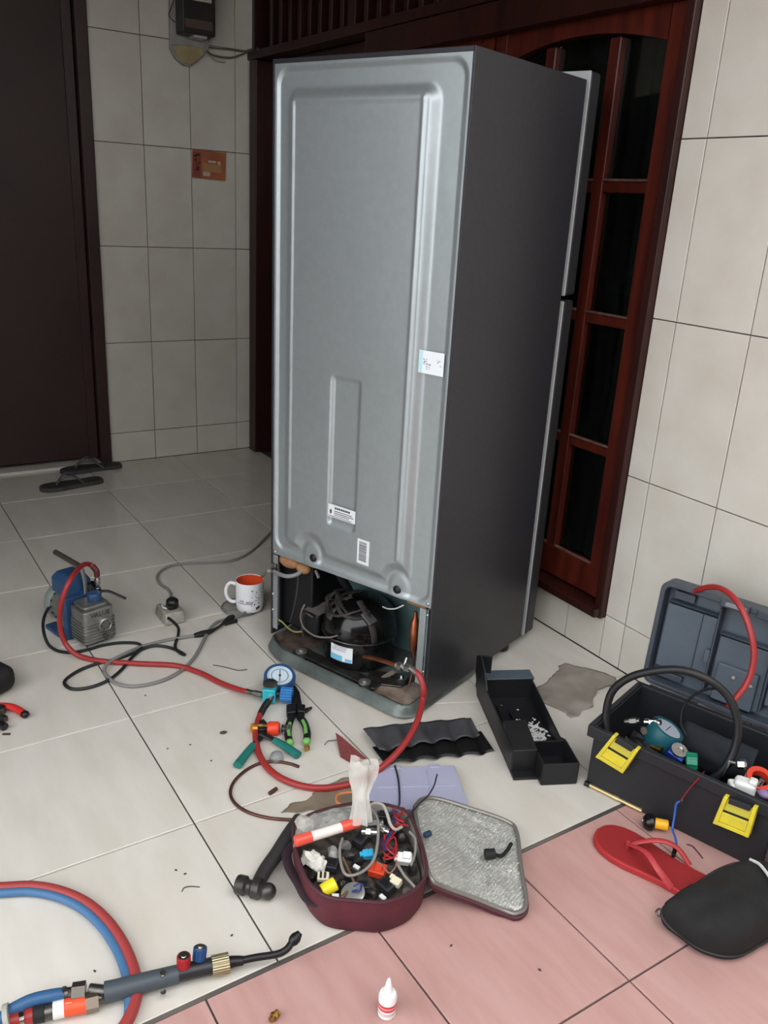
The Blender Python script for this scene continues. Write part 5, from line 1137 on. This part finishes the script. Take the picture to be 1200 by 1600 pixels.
# ---------------------------------------------------------------- what the bag holds
def bw(u, v, z=.055): return W(u, v, z)
fill = MB(MBg); 
fr_ = [ring(s, 0) for s in (.0, .25, .5, .75, .9, .945)]
fv = [V((p.x, p.y, (.042+.014*fbm(p.x*40, p.y*40, 3)) if k < 5 else .032)) for k, r_ in enumerate(fr_) for p in r_]
fill.add(fv, [(j*n+i, j*n+(i+1) % n, (j+1)*n+(i+1) % n, (j+1)*n+i) for j in range(5) for i in range(n)])
tag(fill.obj('small_parts', mat('dark_small_parts', (40, 36, 34), .6, rgb2=(88, 80, 72), scale=60, detail=6)), 'dark jumble of small parts at the bottom of the maroon bag', 'parts', kind='stuff')
def item(name, u, v, size, m, label, cat, rz=0.0, rx=0.0, z=.050, kids=(), bevel=.002, group=None):
    o = thing(name, label, cat, bw(u, v, z), rz, group); o.rotation_euler = (rx, 0, rz)
    MB().box((0, 0, 0), size).obj('housing', m, o, bevel=bevel)
    for nm, c, s, mm in kids: MB().box(c, s).obj(nm, mm, o, bevel=min(bevel, .001))
    return o
M_cream = mat('cream_plastic', (222, 212, 184), .45)
M_dk = mat('dark_grey_connector', (44, 44, 47), .4)
CG = 'connectors in the maroon bag'
ye = MB().cyl(bw(503, 1393, .058), bw(525, 1380, .066), .0115, None, 20)
tag(ye.obj('yellow_cap', mat('yellow_cap_plastic', (238, 216, 44), .35), bevel=.002), 'yellow cylindrical cap near the front left rim of the maroon bag', 'cap', CG)
item('blue_connector', 575, 1335, (.020, .014, .014), mat('sky_blue_plastic', (52, 166, 208), .35), 'sky blue connector in the middle of the maroon bag', 'connector', 1.2, .3, .060, (('rib', (.006, 0, .0075), (.003, .013, .002), MATS['sky_blue_plastic']), ('rib', (-.002, 0, .0075), (.003, .013, .002), MATS['sky_blue_plastic']), ('latch', (-.012, 0, 0), (.006, .008, .010), MATS['sky_blue_plastic'])), group=CG)
item('white_connector', 632, 1342, (.026, .018, .016), M_wht, 'large white connector near the right rim of the maroon bag', 'connector', .9, .4, .064, (('step', (.004, .002, .010), (.014, .012, .006), M_wht), ('tab', (-.015, 0, 0), (.006, .010, .008), M_wht)), group=CG)
item('cream_connector', 619, 1378, (.018, .014, .012), M_cream, 'cream connector behind the front rim of the maroon bag', 'connector', .4, .3, .062, (('step', (-.010, .004, .002), (.008, .008, .006), M_cream),), group=CG)
item('orange_switch', 590, 1360, (.030, .022, .016), mat('orange_red_housing', (206, 66, 36), .4), 'orange red switch housing in the middle of the maroon bag', 'switch', .7, .2, .058, (('rocker', (.002, 0, .009), (.012, .014, .004), MATS['orange_red_housing']),), group=CG)
item('white_terminal', 505, 1370, (.020, .016, .009), M_cream, 'pale terminal block left of the yellow cap in the maroon bag', 'terminal', 1.0, .2, .058, (('slot', (.003, 0, .005), (.004, .012, .002), M_dk), ('slot', (-.004, 0, .005), (.004, .012, .002), M_dk)), group=CG)
for k, (u, v, s, rz, lb_) in enumerate(((517, 1352, (.026, .022, .016), .8, 'black relay beside the pale terminal in the maroon bag'), (565, 1312, (.022, .030, .018), .4, 'black block below the red tube in the maroon bag'), (603, 1385, (.030, .020, .016), .2, 'black block just behind the front rim of the maroon bag'),
        (567, 1385, (.022, .016, .014), 1.1, 'small black block left of the front black block in the maroon bag'), (548, 1368, (.020, .016, .016), .5, 'black cube left of the orange switch in the maroon bag'), (600, 1275, (.028, .018, .014), .9, 'black connector under the wires at the back of the maroon bag'), (615, 1300, (.020, .020, .018), .3, 'black cube among the red wires in the maroon bag'))):
    item('black_relay', u, v, s, M_dk, lb_, 'relay', rz, .15, .052, (('cap', (0, 0, s[2]/2+.001), (s[0]*.6, s[1]*.6, .003), M_blk),), group='black blocks in the maroon bag')
dk_ = MB().lathe([(.019, 0), (.020, .002), (.020, .005), (.017, .0065), (0, .0068)], bw(552, 1398, .058), (.1, -.3, 1), 28, cap=False)
tag(dk_.obj('metal_disc', mat('pale_zinc_disc', (182, 184, 182), .35, metal=.7)), 'pale metal disc against the front rim of the maroon bag', 'disc')
for u, v, p, r_, lb_ in ((578, 1300, V((.02, .02, .004)), .0075, 'bright steel plug under the bag stem in the maroon bag'), (588, 1287, V((.016, .022, .006)), .007, 'bright steel plug beside the grey wire in the maroon bag'), (600, 1296, V((.022, .012, .002)), .006, 'slim steel pin left of the red wires in the maroon bag')):
    a_ = bw(u, v, .066); tag(MB().cyl(a_-p*.5, a_+p*.5, r_, None, 14).cyl(a_-p*.2, a_+p*.1, r_*1.25, None, 6).obj('steel_plug', M_steel, smooth=25), lb_, 'plug', 'steel plugs in the maroon bag')
for u, v, rz, lb_ in ((557, 1355, .4, 'small white tab right of the grey loop in the maroon bag'), (524, 1400, 1.0, 'small white tab under the yellow cap in the maroon bag'), (598, 1402, .2, 'small white tab against the front rim of the maroon bag')):
    item('white_tab', u, v, (.012, .007, .005), M_wht, lb_, 'tab', rz, .2, .060, (), .001, 'white tabs in the maroon bag')
wl2 = MB().sphere(bw(492, 1345, .058), (.026, .017, .012), 28, 18, Matrix.Rotation(.5, 3, 'Z'))
wl2.v = [p+V((fbm(p.x*90, p.y*90, p.z*90)*.009, fbm(p.y*90, p.z*90, 3)*.009, fbm(p.x*80, p.y*80, 9)*.009)) for p in wl2.v]
tag(wl2.obj('white_wadding', mat('white_wadding', (214, 210, 202), .9)), 'clump of white wadding at the left end of the maroon bag', 'wadding')
def wires(name, lst, r, m, label, group=None):
    b = MB()
    for l in lst: b.tube([bw(*q_) for q_ in l], r, 7, 6)
    return tag(b.obj(name, m), label, 'wire', group)
M_rw = mat('red_insulated_wire', (168, 40, 44), .4); M_bw = mat('dark_blue_insulated_wire', (46, 56, 112), .4)
random.seed(11)
def tangle(u0, v0, du, dv, k):
    pts = []
    for j in range(k):
        pts.append((u0+du*math.sin(j*2.1+u0)*random.uniform(.5, 1), v0+dv*math.sin(j*1.3+v0)*random.uniform(.5, 1), .064+.012*random.random()))
    return pts
for k, (u, v, lb_) in enumerate(((622, 1272, 'red wire curled at the back of the maroon bag'), (628, 1282, 'red wire curled over the dark blue wires of the maroon bag'), (607, 1318, 'red wire looping down the middle of the maroon bag'), (612, 1328, 'red wire looping beside the white connector of the maroon bag'))):
    wires('red_wire', [tangle(u, v, 16, 14 if k < 2 else 26, 7)], .0016, M_rw, lb_, 'red wires in the maroon bag')
for k, (u, v, lb_) in enumerate(((618, 1278, 'dark blue wire curled at the back of the maroon bag'), (606, 1315, 'dark blue wire running down through the middle of the maroon bag'), (560, 1388, 'dark blue wire behind the pale metal disc in the maroon bag'))):
    wires('blue_wire', [tangle(u, v, 12, 18 if k < 2 else 8, 6)], .0016, M_bw, lb_, 'blue wires in the maroon bag')
M_gw = mat('grey_insulated_wire', (140, 134, 128), .5)
wires('grey_wire', [[(575, 1262, .085), (585, 1255, .095), (598, 1258, .095), (605, 1272, .088), (610, 1288, .078), (618, 1296, .072), (628, 1292, .070)]], .0030, mat('pale_grey_wire', (176, 168, 158), .5), 'thick pale grey wire arching at the back of the maroon bag')
wires('grey_wire', [[(580, 1262, .085), (590, 1280, .085), (591, 1305, .08), (588, 1330, .078), (583, 1345, .074), (572, 1358, .072), (555, 1367, .072), (540, 1366, .072), (533, 1350, .07), (531, 1328, .068), (535, 1310, .066)]], .0026, M_gw, 'grey wire looping through the middle of the maroon bag')
wires('grey_wire', [[(640, 1300, .074), (649, 1312, .074), (648, 1335, .070), (642, 1352, .068)]], .0024, M_gw, 'grey wire curving along the right rim of the maroon bag')
wires('grey_wire', [[(622, 1352, .070), (632, 1368, .070), (643, 1380, .070), (651, 1390, .070)]], .0024, M_gw, 'grey wire running to the front right corner of the maroon bag')
wires('brown_wire', [[(536, 1340, .070), (545, 1360, .070), (553, 1378, .066), (558, 1392, .064)]], .0022, mat('brown_wire', (104, 74, 62), .6), 'brown wire crossing left of the orange switch in the maroon bag')
wires('brown_wire', [[(545, 1392, .060), (537, 1400, .062), (528, 1406, .06)]], .0034, MATS['brown_wire'], 'thick brown wire beside the pale metal disc in the maroon bag')
wires('pink_wire', [[(588, 1346, .07), (597, 1352, .07), (608, 1364, .07), (617, 1356, .07), (620, 1345, .07)]], .0014, mat('pink_brown_wire', (150, 104, 92), .5), 'thin pinkish wire hanging below the orange switch in the maroon bag')
wires('dark_wire', [[(683, 1210, .05), (678, 1228, .055), (668, 1244, .06), (655, 1256, .075), (645, 1268, .078), (632, 1282, .074)]], .0015, M_cable, 'thin dark wire rising from the maroon bag over the lilac box')
wires('orange_strap', [[(552, 1238, .05), (538, 1239, .052), (527, 1243, .055), (526, 1252, .06), (534, 1258, .07)]], .0024, mat('orange_strap', (222, 132, 74), .5), 'orange strap loop behind the clear bag on the maroon bag')

for k, (u, v, c, lb_) in enumerate(((533, 1385, (24, 23, 24), 'small black lump right of the yellow cap in the maroon bag'), (580, 1397, (40, 36, 34), 'small dark lump left of the front white tab in the maroon bag'), (640, 1385, (58, 52, 46), 'small brown-grey lump in the front right corner of the maroon bag'),
        (645, 1360, (36, 34, 33), 'small dark lump below the large white connector in the maroon bag'), (545, 1335, (52, 50, 50), 'small dark grey lump inside the grey wire loop of the maroon bag'), (560, 1345, (30, 29, 30), 'small black lump left of the sky blue connector in the maroon bag'),
        (520, 1335, (150, 148, 144), 'small grey lump under the red-ended tube in the maroon bag'), (540, 1322, (120, 118, 115), 'small grey lump nearest the middle of the red-ended tube'), (628, 1310, (40, 34, 32), 'small dark lump right of the red wires in the maroon bag'),
        (488, 1368, (26, 25, 26), 'small black lump at the left wall of the maroon bag'), (604, 1340, (34, 32, 34), 'small dark lump left of the large white connector'), (634, 1396, (92, 86, 78), 'small grey lump at the front rim right of the white tab'))):
    random.seed(k+40); sx_ = random.uniform(.010, .015)
    b = MB().sphere(bw(u, v, .052), (sx_, sx_*.75, sx_*.8), 12, 8, Matrix.Rotation(k, 3, 'Z'))
    b.v = [p+V((fbm(p.x*80, p.y*80, k)*.006, fbm(p.y*80, p.z*80, k)*.006, fbm(p.x*80, p.z*80, k+3)*.005)) for p in b.v]
    tag(b.obj('small_part', mat('small_part_plastic_%d' % k, c, .4)), lb_, 'part', 'odd lumps in the maroon bag')
# clear plastic bag holding a red and white tube
tb2 = thing('tube_in_red_ends', 'white glossy tube with red ends inside the clear plastic bag', 'tube', bw(510, 1300, .080))
q0_, q1_ = bw(461, 1315, .086)-tb2.location, bw(562, 1284, .088)-tb2.location
MB().cyl(q0_.lerp(q1_, .2), q0_.lerp(q1_, .72), .0090, None, 18).obj('tube_body', mat('glossy_white_tube', (240, 226, 220), .12), tb2)
for f0, f1 in ((0, .25), (.70, 1.0)): MB().cyl(q0_.lerp(q1_, f0), q0_.lerp(q1_, f1), .0100, None, 18).obj('red_end', mat('coral_red_tube', (232, 88, 72), .2), tb2, bevel=.002)
q2_, q3_ = bw(470, 1300, .090)-tb2.location, bw(550, 1276, .092)-tb2.location
pbg = thing('clear_plastic_bag', 'clear crumpled plastic bag with twisted neck on top of the maroon bag', 'plastic bag', bw(520, 1295, .074))
M_pb = mat('clear_crumpled_film', (232, 230, 226), .15, alpha=.34, rgb2=(214, 212, 208), scale=20, bump=.6, bscale=60)
M_pb2 = mat('clear_bunched_film', (222, 218, 210), .2, alpha=.5, rgb2=(190, 184, 174), scale=26, stretch=(1, 1, .3), bump=.6, bscale=60)
o_ = pbg.location
def pbf(u, v):
    base = bw(458+112*u, 1322-38*u, .084)+V((-.05*(1-v)*.9, .012*(1-v), 0))*1.0
    base = bw(458+112*u, 1324-36*u, .078).lerp(bw(470+95*u, 1272-16*u, .070), v)
    return base-o_+V((.004*fbm(u*5, v*5, 1), .004*fbm(u*5, v*5, 5), .020*math.sin(math.pi*min(1, v*1.2))*(.6+.4*math.sin(math.pi*u))+.006*fbm(u*8, v*7, 8)))
MB().grid(pbf, 34, 22).obj('bag_film', M_pb, pbg, smooth=35, weld=False)
st0, st1 = bw(563, 1285, .095)-o_, bw(566, 1190, .165)-o_
vs = []; nn = 26; mm = 18
for j in range(mm+1):
    t_ = j/mm; c_ = st0.lerp(st1, t_); wd_ = .017-.006*math.sin(math.pi*min(1, t_*1.4))+.006*t_
    for i in range(nn):
        a = 2*math.pi*i/nn; rr_2 = wd_*(1+.28*math.sin(a*5+t_*2)+.25*fbm(math.cos(a)*2, math.sin(a)*2, t_*3))
        up_ = .006*math.sin(a*3+1)*t_
        vs.append(c_+V((.54, .84, 0))*(rr_2*math.cos(a))+V((-.84, .54, 0))*(rr_2*.55*math.sin(a))+V((0, 0, up_)))
MB().add(vs, [(j*nn+i, j*nn+(i+1) % nn, (j+1)*nn+(i+1) % nn, (j+1)*nn+i) for j in range(mm) for i in range(nn)]).obj('twisted_neck', M_pb2, pbg, smooth=35)
kn = MB().sphere(bw(476, 1285, .088)-o_, (.018, .013, .011), 14, 10, Matrix.Rotation(.9, 3, 'Z'))
kn.v = [p+V((fbm(p.x*90, p.y*90, 1)*.007, fbm(p.y*90, p.z*90, 3)*.007, fbm(p.x*90, p.z*90, 9)*.006)) for p in kn.v]
kn.obj('bag_knot', M_pb2, pbg, smooth=35)

# ================================================================ meter board and card on the left wall
mb_ = thing('electric_meter', 'old black electric meter on a pale rounded board high on the tiled pier', 'meter', (.006, -.28, 1.61))
fX = frame((0, 0, 0), (0, 1, 0), (0, 0, 1))
def mx(u, v): p = WX(u, v, .006); return (p.y+.28, p.z-1.61)
ol = [mx(262, -40), mx(263, 30), mx(264, 76), mx(272, 92), mx(284, 102), mx(295, 104.5), mx(305, 98), mx(316, 88), mx(324, 76), mx(324, 30), mx(325, -40)]
b = MB(fX); b.prism([(p[0], p[1]) for p in ol], 0, .018); b.obj('board', mat('grey_meter_board', (168, 168, 164), .5, rgb2=(140, 138, 132), scale=12), mb_, bevel=.003)
ol2 = [mx(266, 71), mx(273, 89), mx(284, 99), mx(294, 102), mx(304, 96), mx(315, 86), mx(312, 76), mx(300, 73), mx(284, 72)]
b = MB(fX); b.prism(ol2, .018, .024); b.obj('board_foot', mat('beige_plaster', (176, 162, 122), .8, rgb2=(160, 146, 106), scale=20), mb_, bevel=.002)
c0, c1 = mx(272, 55), mx(322, -60)
b = MB(fX).box(((c0[0]+c1[0])/2, (c0[1]+c1[1])/2, .055), (c1[0]-c0[0], c1[1]-c0[1], .075)); mt_ = b.obj('meter_case', mat('sooty_black_case', (40, 38, 37), .4, rgb2=(54, 46, 44), scale=14), mb_, bevel=.008, seg=3)
c2, c3 = mx(287, 6), mx(316, -20)
MB(fX).box(((c2[0]+c3[0])/2, (c2[1]+c3[1])/2, .094), (c3[0]-c2[0], c3[1]-c2[1], .004)).obj('name_plate', mat('cream_plate', (206, 202, 186), .5), mt_, bevel=.001)
c2, c3 = mx(276, 47), mx(318, 40)
MB(fX).box(((c2[0]+c3[0])/2, (c2[1]+c3[1])/2, .093), (c3[0]-c2[0], c3[1]-c2[1], .006)).obj('terminal_strip', mat('brown_terminal_strip', (92, 76, 66), .5), mt_, bevel=.001)
c2, c3 = mx(292, 62), mx(312, 53)
MB(fX).box(((c2[0]+c3[0])/2, (c2[1]+c3[1])/2, .05), (c3[0]-c2[0], c3[1]-c2[1], .06)).obj('terminal_cover', mat('pale_grey_cover', (176, 178, 180), .45), mt_, bevel=.003)
def wcable(name, l, r, m, label):
    return tag(MB().tube([WX(u, v, x) for u, v, x in l], r, 8, 7).obj(name, m), label, 'cable', 'meter cables')
M_oc = mat('old_grey_cable', (104, 98, 90), .7)
wcable('meter_cable', [(318, 60, .02), (322, 75, .016), (328, 84, .012), (345, 89, .0105), (362, 90, .0105), (378, 85, .0105), (390, 80, .012), (399, 78, .02), (404, 77, .04)], .0036, M_oc, 'grey cable sagging lowest from the meter to the wooden frame')
wcable('meter_cable', [(320, 55, .02), (324, 72, .014), (335, 75, .0105), (355, 77, .0105), (380, 80, .0105), (396, 76, .014), (404, 75, .03)], .0025, M_oc, 'thin grey cable running straightest from the meter to the wooden frame')
wcable('meter_cable', [(318, 62, .03), (320, 78, .02), (326, 86, .012), (334, 93, .011), (342, 96, .0105), (352, 97, .0105)], .003, mat('pale_cable', (170, 164, 150), .7), 'short pale cable end hanging below the meter')
wcable('meter_cable', [(272, 0, .05), (266, 15, .03), (264, 24, .028), (270, 32, .04), (274, 34, .05)], .002, mat('dark_red_meter_wire', (92, 34, 32), .5), 'thin dark red wire looping out at the left side of the meter')
cd2_ = thing('orange_card', 'orange printed card stuck on the tiled pier below the meter', 'card', (.0072, -.283, 1.195))
fC = frame((0, 0, 0), (0, 1, -.035), (0, .02, 1))
MB(fC).box((.074, .056, .0008), (.148, .110, .0010)).obj('card', mat('orange_card', (176, 104, 66), .6, rgb2=(156, 88, 58), scale=12), cd2_, smooth=0)
def cbox(name, x0, x1, y0, y1, m): MB(fC).box(((x0+x1)/2, (y0+y1)/2, .0015), (x1-x0, y1-y0, .0004)).obj(name, m, cd2_, smooth=0)
cbox('tan_panel', .047, .128, .030, .062, mat('tan_print', (172, 128, 82), .6)); cbox('red_side', .002, .038, .004, .100, mat('brown_red_print', (140, 72, 56), .6))
cbox('pale_box', .048, .078, .012, .028, mat('pale_print', (196, 180, 164), .6)); cbox('pale_box', .070, .105, .066, .074, MATS['pale_print']); cbox('pale_box', .112, .124, .062, .074, MATS['pale_print'])
b = MB(fC); random.seed(3)
for k in range(14): b.box((random.uniform(.010, .032), random.uniform(.03, .096), .0018), (random.uniform(.004, .012), random.uniform(.002, .008), .0003), Matrix.Rotation(random.uniform(-.6, .6), 3, 'Z'))
b.box((.024, .037, .0018), (.010, .016, .0003)); b.obj('dark_print', mat('dark_brown_print', (64, 42, 38), .6), cd2_, smooth=0)
